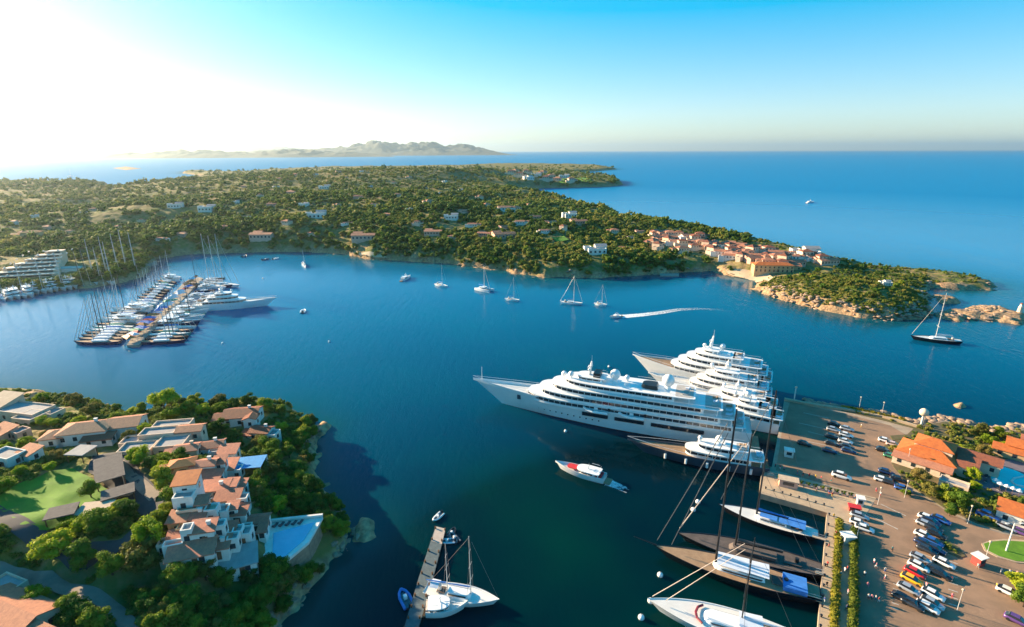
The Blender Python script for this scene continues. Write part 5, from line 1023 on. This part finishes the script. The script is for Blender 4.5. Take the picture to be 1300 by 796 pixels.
# ---- people
def person_meshes():
    out = []
    for v in range(3):
        me = bpy.data.meshes.new('p'); sw = [.16,.28,.04][v]
        J = [(0,0,.92),(0,0,1.15),(0,0,1.42),(0,0,1.52),(.02,0,1.66), (0,.10,.88),(sw,.11,.48),(sw*.2,.11,.06),(sw*.2+.14,.11,.03), (0,-.10,.88),(-sw*.3,-.11,.48),(-sw,-.11,.08),(-sw+.14,-.11,.03), (0,.19,1.40),(.03,.24,1.14),(.12+sw*.3,.22,.92), (0,-.19,1.40),(-.03,-.24,1.14),(.08,-.22,.92)]
        E = [(0,1),(1,2),(2,3),(3,4),(0,5),(5,6),(6,7),(7,8),(0,9),(9,10),(10,11),(11,12),(2,13),(13,14),(14,15),(2,16),(16,17),(17,18)]
        R = [.15,.145,.15,.06,.11,.10,.075,.05,.045,.10,.075,.05,.045,.07,.05,.04,.07,.05,.04]
        me.from_pydata(J, E, []); o = bpy.data.objects.new('p', me); COL.objects.link(o); md = o.modifiers.new('s','SKIN'); me.skin_vertices[0].data[0].use_root = True
        for i, r in enumerate(R): me.skin_vertices[0].data[i].radius = (r, r)
        o.modifiers.new('u','SUBSURF').levels = 1; dg = bpy.context.evaluated_depsgraph_get(); out.append(bpy.data.meshes.new_from_object(o.evaluated_get(dg))); bpy.data.objects.remove(o)
    return out
PM = person_meshes(); M_skin = mat('skin', (.42,.24,.16), .6); M_hair = mat('dark_hair', (.03,.02,.015), .7)
CL = {'white':(.75,.74,.72),'red':(.5,.04,.04),'blue':(.04,.1,.32),'pink':(.65,.22,.28),'black':(.02,.02,.022),'yellow':(.65,.42,.05),'teal':(.05,.3,.3)}
PMC = {}
def person(px, py, shirt, pants, v, lab, rz, z=ZQ+.06, group=None, loc=None):
    k = (shirt, pants, v)
    if k not in PMC:
        me = PM[v].copy(); me.name = 'person'; me.materials.clear()
        for m in (M_skin, mat('cloth_'+shirt, CL[shirt], .85), mat('cloth_'+pants, CL[pants], .85), M_hair): me.materials.append(m)
        for p in me.polygons:
            c = p.center; p.material_index = 3 if (c.z > 1.70 or (c.z > 1.6 and c.x < -.02)) else 0 if c.z > 1.47 else (0 if abs(c.y) > .2 and c.z < 1.2 and c.z > .7 else 1 if c.z > .95 else 2 if c.z > .35 else 0); p.use_smooth = True
        PMC[k] = me
    o = link('person', PMC[k]); o.location = loc or Q(px, py, z); o.rotation_euler = (0,0,rz); return tag(o, lab, 'person', group)
PPL = [(1109,716,'white','pink',0,'person in white top walking on the asphalt east of the long hedge'),(1112,721,'pink','white',1,'person in pink top striding beside the walker in white'),(1123,727,'white','blue',0,'person in white shirt and blue trousers alone on the asphalt'),(1097,732,'white','black',2,'person in white standing in the hedge\'s shadow'),
 (1072,727,'white','white',0,'person all in white between the two hedges'),(1075,725,'red','black',1,'person in red beside the one all in white between the hedges'),(1067,732,'teal','white',2,'person in teal top close to the water side hedge'),(1102,761,'white','red',0,'first person of the row of four on the asphalt, red trousers'),(1106,762,'pink','black',1,'second person of the row of four, pink top'),(1111,763,'white','blue',2,'third person of the row of four, blue trousers'),(1115,765,'red','white',0,'last person of the row of four, red top'),
 (1101,746,'pink','pink',0,'person all in pink in the hedge\'s shade'),(1050,719,'red','black',0,'person in red at the quay edge by the brown decked yacht'),(1052,694,'black','red',1,'person in black top and red trousers on the quay'),(1061,680,'red','white',2,'person in red near the upper end of the hedge'),(1049,745,'black','black',0,'person all in black on the quay edge'),(1046,765,'blue','white',1,'person in blue top near the quay\'s lower edge'),(1076,755,'pink','white',0,'person in pink between the hedges lower down'),(1074,775,'blue','black',1,'person in blue and black between the hedges'),(1058,658,'yellow','black',0,'person in yellow top on the quay corner'),
 (1208,760,'pink','red',0,'person in pink and red behind the eastern car row'),(1175,746,'pink','white',1,'person in pink between the two lower car rows'),(1123,736,'white','pink',0,'person in white and pink south of the walkers'),(1270,728,'white','white',2,'person all in white below the roundabout'),(1281,730,'white','black',0,'person in white and black below the roundabout'),(1290,732,'pink','blue',1,'person in pink and blue below the roundabout'),(1264,747,'yellow','teal',0,'person in yellow near the lone white car'),
 (984,594,'red','black',0,'person in red at the side pier\'s outer corner'),(990,596,'red','white',1,'person in red and white near the side pier\'s corner'),(995,598,'pink','black',2,'person in pink near the side pier\'s corner'),(1012,603,'red','blue',0,'person in red and blue walking along the side pier'),(1019,605,'black','red',1,'person in black and red along the side pier'),(1027,606,'red','red',0,'person all in red along the side pier'),(1035,608,'yellow','black',1,'person in yellow and black along the side pier'),(1042,610,'red','teal',2,'person in red and teal near the van'),(1055,612,'pink','teal',0,'person in pink and teal behind the van'),
 (1056,631,'red','yellow',0,'person in red and yellow on the side pier\'s inner side'),(1052,628,'blue','red',1,'person in blue and red on the side pier\'s inner side'),(1020,620,'yellow','blue',0,'person in yellow and blue on the side pier'),(1036,625,'pink','yellow',1,'person in pink and yellow on the side pier'),(1086,634,'red','blue',2,'person in red and blue near the red booth'),(1112,625,'pink','red',0,'person in pink and red crossing to the side pier'),(1117,630,'white','red',1,'person in white and red crossing to the side pier'),(1093,543,'white','yellow',0,'person in white and yellow in the upper car park'),(1132,700,'teal','black',0,'person in teal and black on the open asphalt'),(1241,722,'white','teal',1,'person in white and teal by the ticket booth')]
for k, (x, y, a, b, v, lab) in enumerate(PPL): person(x, y, a, b, v, lab, (k*2.4) % 6.28)
# cafe umbrellas, planters and loungers
def parasol(px, py, c, lab, z=ZQ+.1, r=1.5, group=None):
    t = thing('parasol', lab, 'parasol', Q(px,py,z), 0, group); MB().tube((0,0,0),(0,0,2.5),.05,n=6).build('pole', M_wood, t); n = 8
    pts = [(r*math.cos(2*PI*i/n), r*math.sin(2*PI*i/n), 2.1) for i in range(n)]; MB().add(pts+[(0,0,2.75)], [(i,(i+1)%n,n) for i in range(n)]).build('canopy', mat('cloth_'+c, CL[c], .85), t)
for k, (x, y) in enumerate([(1268,622),(1276,625),(1284,628),(1292,631),(1262,617)]): parasol(x, y, 'white', 'white parasol on the hotel pool\'s near side', ZQ+.3, .9, 'white parasols by the hotel pool')
for k, (x, y) in enumerate([(1265,620),(1272,624),(1280,627),(1288,630),(1252,598),(1250,604),(1249,610)]):
    t = thing('sun_lounger', 'dark sun lounger beside the hotel pool', 'lounger', Q(x+2,y+1,ZQ+.3), rb_+PI/2, 'loungers beside the hotel pool'); lm[0].build('seat', MATS['dark_cushion'], t)
    for sx in (-.7,.7): MB().box(sx,0,0,.08,.6,.3).build('leg', M_white, t)
# planters and boxes along the side pier, bollards on the quay edge
pl_me = (MB().prism([(-.6,-.4),(.6,-.4),(.6,.4),(-.6,.4)],0,.6).mesh('box', M_pink))
bol = MB().tube((0,0,0),(0,0,.5),.18,.18,8).tube((0,0,.5),(0,0,.65),.28,.28,8)
bme = bol.mesh('bollard', B_black)
for k in range(12):
    a = lerp2((1051.5,654),(1040.5,796),k/11); o = link('bollard', bme); o.location = Q(a[0]+1,a[1],ZQ+.05); tag(o, 'black mooring bollard along the quay\'s stone edge', 'bollard', 'bollards along the main quay edge')
for k in range(8):
    a = lerp2((972,622),(1046,643),k/7); o = link('bollard', bme); o.location = Q(a[0],a[1]-1.5,ZQ+.05); tag(o, 'black mooring bollard on the side pier\'s yacht side', 'bollard', 'bollards on the side pier')
def planter(px, py, lab, grp, s=1.0):
    t = thing('planter', lab, 'planter', Q(px,py,ZQ+.05), qa, grp); t.scale = (s,)*3; link('box', pl_me, t); o = link('plant', TP['bush'][0][0], t); o.scale = (.42,.42,.5); o.location = (0,0,.5)
for k in range(11): a = lerp2((990,609),(1080,631),k/10); planter(a[0], a[1], 'pink planter with low shrub along the side pier', 'planters along the side pier')
# gangways
for k, (a, b, lab) in enumerate([((1031,681),(1048,686),'gangway from the blue covered yacht to the quay'),((1035,727),(1046,730),'gangway from the brown decked yacht to the quay'),((1023,758),(1043,764),'gangway from the black hulled yacht to the quay'),((974,603),(982,605),'gangway from the grey hulled yacht')]):
    p, q = P(*a, 1.9), P(*b, 1.9); t = thing('gangway', lab, 'gangway', p, math.atan2(q.y-p.y,q.x-p.x)); ln = (q-p).length
    MB().box(ln/2,0,.1,ln,.8,.12).build('walkway', M_tan, t)
    for s in (1,-1): MB().tube((0,s*.4,1.0),(ln,s*.4,1.0),.04,n=4).build('handrail', B_spar, t)
OC = np.array(OCC)
def clear(x, y, r): return not (((OC[:,0]-x)**2 + (OC[:,1]-y)**2) < (OC[:,2] + r*.55)**2).any()
NEARN = 0
# --- trees one can tell apart on the near headland
for x, y, kd, s, lab in [
 (210,525,'pine',1.15,'spreading umbrella pine with yellow green top at the water\'s edge'),(281,528,'lite',1.0,'round yellow green tree beside the broad red roof'),
 (190,690,'lite',1.25,'broad sunlit green tree beside the lane west of the clustered houses'),(186,722,'olive',1.5,'large brownish round tree below the broad sunlit green tree'),
 (116,633,'round',.8,'small round tree standing alone on the lawn'),(342,612,'olive',1.15,'olive coloured tree beside the blue canopy'),(355,650,'lite',.9,'light green tree above the pool house'),
 (232,742,'round',1.1,'dark round tree below the chestnut roof\'s western end'),(285,748,'round',1.0,'dark tree below the chestnut roof\'s eastern end'),(262,737,'olive',1.0,'pale olive tree below the wide chestnut roof'),(318,741,'olive',.8,'small pale tree beside the square grey pavilion roof'),(178,590,'lite',1.1,'sunlit green tree under the stepped white villa'),
 (208,605,'lite',.9,'green tree between stepped villa and courtyard lane'),(212,622,'round',1.2,'dark round tree west of the tower house'),(45,770,'lite',1.0,'bright green tree beside the bottom left villa'),
 (70,708,'lite',1.3,'large green crown beside the dark road\'s bend'),(110,722,'round',1.2,'green tree south of the dark road'),(245,560,'lite',.9,'small pale tree between stepped villa and broad red roof'),(165,562,'olive',.8,'rusty brown round bush tree beside the courtyard')]:
    p = G(x, y); p.z -= .2; tree(kd, p, s, lab, k=0); OCC.append((p.x, p.y, 2.6*s))
OC = np.array(OCC)
def scatter_near(n, region, kinds, smin, smax, label, group, cat='tree', name='tree', gap=.62):
    out = []; tries = 0
    while len(out) < n and tries < n*60:
        tries += 1; q = region(); s = random.uniform(smin, smax)
        h = float(height(np.array([q[0]]), np.array([q[1]]))[0])
        if h < .7 or not clear(q[0], q[1], 3*s): continue
        if inside(q[0], q[1], LAWN) or inside(q[0], q[1], COURT): continue
        if any((a-q[0])**2 + (b-q[1])**2 < ((r+s)*3*gap*.8)**2 for a, b, r in out): continue
        out.append((q[0], q[1], s)); kd = random.choice(kinds); tree(kd, (q[0], q[1], h-.2), s, label[kd] if isinstance(label, dict) else label, group[kd] if isinstance(group, dict) else group, name, cat)
    return out
def pixreg(x0, x1, y0, y1, zz=9):
    def f():
        g = P(random.uniform(x0, x1), random.uniform(y0, y1), zz); return g.x, g.y
    return f
KL = {'round':'dark evergreen tree','olive':'brownish olive tree','lite':'yellow green tree','pine':'umbrella pine','bush':'low dark bush'}
def labs(where): return {k: v + ' ' + where for k, v in KL.items()}
def tr(n, reg, kinds, a, b, where, **kw): d = labs(where); scatter_near(n, pixreg(*reg), kinds, a, b, d, d, **kw)
tr(38, (320,445,545,740), ['round','round','round','olive'], .6, 1.15, 'on the shaded eastern slope of the near headland')
tr(14, (345,420,668,735,4), ['round','round','olive'], .5, .8, 'in front of the pale pool terrace')
tr(26, (330,455,640,810,3), ['round','round','olive'], .45, .9, 'just above the rocks of the eastern shore')
tr(34, (0,350,715,810), ['round','round','olive'], .7, 1.25, 'on the shaded ground south of the villas')
tr(34, (-60,130,500,640), ['round','olive','lite'], .6, 1.0, 'between the western villas of the near headland')
tr(30, (130,400,515,560), ['round','lite','round','olive'], .6, 1.0, 'along the headland\'s northern shore')
tr(22, (150,235,570,735), ['round','lite','olive'], .6, 1.0, 'between the courtyard and the stepped cluster')
tr(14, (-40,140,660,730), ['round','round','lite'], .7, 1.2, 'around the dark road south of the lawn')
def scatter_bush(n, reg, smin, smax, where):
    d = labs(where); out = 0; tries = 0
    while out < n and tries < n*30:
        tries += 1; g = P(random.uniform(reg[0], reg[1]), random.uniform(reg[2], reg[3]), 8); h = float(height(np.array([g.x]), np.array([g.y]))[0])
        if h < .8 or not clear(g.x, g.y, .6) or inside(g.x, g.y, LAWN) or inside(g.x, g.y, COURT): continue
        out += 1; tree('bush', (g.x, g.y, h-.2), random.uniform(smin, smax), d['bush'], d['bush'], 'bush', 'bush')
# low maquis between the trees reads as one mass
def mass(name, n, sampler, size, protos, seed, kind='stuff'):
    rng = np.random.default_rng(seed); X = []; pts = sampler(rng, n)
    x, y, z, s, tint = pts
    VV, FF, TT = [], [], []; nv = 0; idx = rng.integers(0, len(protos), len(x)); ang = rng.uniform(0, 2*PI, len(x))
    for k, (V, Fq) in enumerate(protos):
        m = idx == k; N = m.sum()
        if not N: continue
        c, sn = np.cos(ang[m])[:,None], np.sin(ang[m])[:,None]; sx = (s[m]*rng.uniform(.85,1.2,N))[:,None]; sz = (s[m]*rng.uniform(.75,1.15,N))[:,None]
        vx = (V[None,:,0]*c - V[None,:,1]*sn)*sx + x[m][:,None]; vy = (V[None,:,0]*sn + V[None,:,1]*c)*sx + y[m][:,None]; vz = V[None,:,2]*sz + z[m][:,None]
        VV.append(np.stack([vx, vy, vz], 2).reshape(-1,3)); FF.append((Fq[None] + (np.arange(N)*len(V))[:,None,None] + nv).reshape(-1,3)); TT.append(np.repeat(tint[m], len(V))); nv += N*len(V)
    return tag(link(name, np_mesh(name, np.concatenate(VV), np.concatenate(FF), [L_stuff], [('tint', np.concatenate(TT))])), kind=kind)
rg = np.random.default_rng(5)
BP = [crown_np(rg, 1.5, 1.6, 0, 6, 40, .22) for _ in range(4)]
FP = [crown_np(rg, 3.2, 3.6, .3, 9, 16, .55) for _ in range(5)]
FFP = [crown_np(rg, 4.0, 4.2, .0, 7, 5, .9) for _ in range(4)]
def clear_np(x, y, r):
    ok = np.ones(len(x), bool)
    for a, b, c in OC: ok &= ((x-a)**2 + (y-b)**2) > (c + r)**2
    return ok
def near_bushes(rng, n):
    px, py = rng.uniform(-120, 470, n*4), rng.uniform(500, 810, n*4); g = np.array([P(a, b, 8)[:2] for a, b in zip(px, py)]); x, y = g[:,0], g[:,1]
    h = height(x, y); s = sdist(x, y, LAND_NEAR); ok = (h > .5) & (s > .6) & clear_np(x, y, .2) & (sdist(x, y, np.array([q[:2] for q in LAWN])) < -.8) & (sdist(x, y, np.array([q[:2] for q in COURT])) < -.8) & (fbm(x, y, 12, 77) > .38)
    x, y, h = x[ok][:n], y[ok][:n], h[ok][:n]; return x, y, h-.25, rng.uniform(.45, 1.1, len(x)), np.clip(fbm(x, y, 25, 5)*.7 + rng.uniform(0,.4,len(x)), 0, 1)
mass('scrub', 3600, near_bushes, 1, BP, 3)
def far_sampler(r0, r1, smin, smax, thr=.3, gapf=1.0):
    def f(rng, n):
        N = n*5; r = np.exp(rng.uniform(math.log(r0), math.log(r1), N)); a = np.radians(rng.uniform(-50, 47, N)); x, y = r*np.sin(a), r*np.cos(a)
        h = height(x, y); s = sdist(x, y, LAND_FAR); bare = (x > 165)*(r < 640)*(np.degrees(np.arctan2(x, y)) > 24); ok = (h > 1.0) & (s > .6 + .8*(r/400)) & ((fbm(x, y, 60, 41)*.55 + fbm(x, y, 17, 43)*.45) > thr) & clear_np(x, y, -.5)
        ok &= ~(bare & (s < 3 + 11*fbm(x, y, 16, 12)))
        ok &= ~((sdist(x, y, LAWN2) > -5) | (sdist(x, y, VILL) > 0) & (rng.random(N) < .72))
        x, y, h, r, bare = x[ok][:n], y[ok][:n], h[ok][:n], r[ok][:n], bare[ok][:n]
        tint = np.clip(-.05 + fbm(x, y, 70, 51, 5)*1.0 + rng.uniform(-.3,.35,len(x)) + bare*.15 - (x < -150)*0, 0, 1)
        return x, y, h-.3, (smin + (smax-smin)*rng.random(len(x))**1.7*1.15)*np.where(bare, .42, 1), tint
    return f
LAWN2 = W([(700,303),(716,301),(722,306),(706,309)], 16); VILL = W([(822,305),(835,296),(890,302),(960,316),(1050,334),(1000,348),(960,342),(900,328),(830,322)], 9)
mass('woods', 9500, far_sampler(300, 700, .3, 1.25, .35), 1, FP, 8)
mass('woods', 14000, far_sampler(650, 1900, .45, 1.45, .35), 1, FFP, 9)
mass('woods', 1900, far_sampler(1500, 3300, 1.1, 2.3, .36), 1, FFP, 10)
def point_scrub(rng, n):
    px, py = rng.uniform(955,1178,n*5), rng.uniform(335,404,n*5); g = np.array([P(a, b, 8)[:2] for a, b in zip(px, py)]); x, y = g[:,0], g[:,1]; h = height(x, y); s = sdist(x, y, LAND_FAR)
    ok = (h > .8) & (s > 2.5) & clear_np(x, y, 0) & (fbm(x, y, 9, 71) > .36); x, y, h = x[ok][:n], y[ok][:n], h[ok][:n]; return x, y, h-.2, rng.uniform(.3,.9,len(x)), np.clip(.35+fbm(x, y, 14, 5)*.6 + rng.uniform(-.2,.3,len(x)), 0, 1)
mass('scrub', 2600, point_scrub, 1, BP, 15)
# the nearest trees of the far shore, one by one
OUT = []
for k in range(3000):
    if len(OUT) > 95: break
    px = random.uniform(120, 1150); py = random.uniform(300, 400); p = P(px, py, 6); h = float(height(np.array([p.x]), np.array([p.y]))[0]); sd_ = float(sdist(np.array([p.x]), np.array([p.y]), LAND_FAR)[0])
    if h < 1.5 or sd_ < 3 or sd_ > 45 or not clear(p.x, p.y, 3) or any((a-p.x)**2+(b-p.y)**2 < 60 for a, b in OUT): continue
    if p.x > 165 and sd_ < 14: continue
    OUT.append((p.x, p.y)); kd = random.choice(['far','far','farolive']); lab = ('dark green tree' if kd == 'far' else 'olive brown tree') + ' along the far peninsula\'s bay shore'
    tree(kd, (p.x, p.y, h-.3), random.uniform(.9,1.5)*(.6 if p.x > 165 else 1), lab, lab)
# --- garden trees and shrubs on the right
def rt(px, py, kd, s, lab, grp=None): tree(kd, Q(px, py, ZQ), s, lab, grp)
for x, y, kd, s, lab in [(1182,632,'olive',.9,'big dark tree between hotel and car park'),(1200,637,'round',1.0,'round green tree east of the big dark tree'),(1218,646,'round',1.0,'dark crown nearest the garden\'s southern kerb'),(1168,612,'olive',.9,'olive toned tree right below the hotel\'s pink roof'),(1222,585,'olive',.8,'brownish tree behind the hotel\'s wing'),(1215,577,'lite',.7,'yellow green tree enclosed by the hotel courtyard'),(1232,610,'lite',.8,'yellow flowering tree between hotel and pool'),(1255,566,'lite',.9,'bright garden tree north of the pool'),(1245,552,'olive',.9,'golden brown tree at the shore behind the hotel'),(1268,556,'round',.8,'green tree at the shore near the right edge'),(1205,655,'round',.7,'small dark tree at the kerb corner'),(1292,752,'lite',.9,'green tree at the photo\'s right edge by the lone white car'),(1298,770,'round',.9,'dark tree at the right edge above the purple car'),(1248,578,'olive',.8,'olive tree by the pool terrace\'s far corner'),(1238,596,'round',.7,'round dark tree at the pool terrace\'s west side'),(1275,574,'lite',.8,'golden shrub like tree above the pool'),(1236,622,'lite',.6,'small yellow tree where the orange roof begins'),(1150,628,'bush',.9,'bush at the garden\'s western corner')]:
    rt(x, y, kd, s, lab)
Hc = [P(1181,586,ZQ), P(1215,575,ZQ), P(1290,664,ZQ), P(1304,582,ZQ), P(1212,611,ZQ)]
def right_shrubs(rng, n):
    b = [np.array([q[:2] for q in [P(x, y, ZQ) for x, y in poly]]) for poly in (BED1, BED2, BED3)]; X, Y, S = [], [], []
    deck = np.array([P(x, y, ZQ)[:2] for x, y in [(1240,585),(1290,583),(1360,596),(1360,640),(1290,632),(1244,618),(1228,604)]])
    px, py = rng.uniform(1060,1400,n*6), rng.uniform(512,720,n*6); g = np.array([P(a, c, ZQ)[:2] for a, c in zip(px, py)]); x, y = g[:,0], g[:,1]
    ok = (sdist(x, y, b[0]) > .5) | (sdist(x, y, b[1]) > .4) | (sdist(x, y, b[2]) > .2); ok &= sdist(x, y, deck) < -.5; ok &= clear_np(x, y, -.5)
    x, y = x[ok][:n], y[ok][:n]; return x, y, x*0+ZQ, rng.uniform(.35,.85,len(x)), np.clip(.35+fbm(x, y, 10, 5)*.6 + rng.uniform(-.2,.3,len(x)), 0, 1)
mass('shrubbery', 700, right_shrubs, 1, BP, 13)
# --- boulders
def rock_protos(seed):
    rng = np.random.default_rng(seed); out = []
    for _ in range(5):
        V = I2[0].copy(); 
        for _k in range(9): d = rng.normal(size=3); d /= np.linalg.norm(d); c = rng.uniform(.4,.75); q = V@d; V = V - np.outer(np.maximum(q-c,0), d)
        out.append((V*np.array([1.5,.95,.55]), I2[1]))
    return out
def boulders(poly, px0, px1, py0, py1, smin, smax, lo, hi, scl=1):
    def f(rng, n):
        px, py = rng.uniform(px0,px1,n*12), rng.uniform(py0,py1,n*12); g = np.array([P(a, c, 0)[:2] for a, c in zip(px, py)]); x, y = g[:,0], g[:,1]; s = sdist(x, y, poly); ok = (s > lo) & (s < hi) & (fbm(x,y,14,88) > .42)
        x, y = x[ok][:n], y[ok][:n]; return x, y, np.maximum(height(x,y),-.3)-.1, np.exp(rng.uniform(math.log(smin),math.log(smax),len(x))), x*0
    return f
def rockmass(n, s, seed):
    o = mass('boulders', n, s, 1, RP, seed); o.data.materials.clear(); o.data.materials.append(M_granite)
RP = rock_protos(3)
rockmass(700, boulders(LAND_NEAR, -50,480,480,800, .35,1.3, -2.5,2.2), 21)
rockmass(420, boulders(LAND_FAR, 440,1300,315,412, .6,2.2, -3,4), 22)
rockmass(260, boulders(LAND_FAR, 955,1180,350,408, .7,2.2, 0,9), 23)
RK1 = ROCKS[1]
rockmass(120, boulders(RK1, 1180,1310,385,415, .7,2.2, -2,12), 25)
QS = np.array([P(x, y, 0)[:2] for x, y in [(996,505),(1030,514),(1075,521),(1120,529),(1165,541),(1200,534),(1240,542),(1262,549),(1300,545),(1480,556),(1480,700),(1000,700)]])
def qs(rng, n):
    px, py = rng.uniform(1020,1400,n*14), rng.uniform(505,560,n*14); g = np.array([P(a, c, 0)[:2] for a, c in zip(px, py)]); x, y = g[:,0], g[:,1]; s = sdist(x, y, QS); ok = (s > -3) & (s < .8); x, y = x[ok][:n], y[ok][:n]; return x, y, x*0+.4, rng.uniform(.6,1.9,len(x)), x*0
rockmass(240, qs, 24)
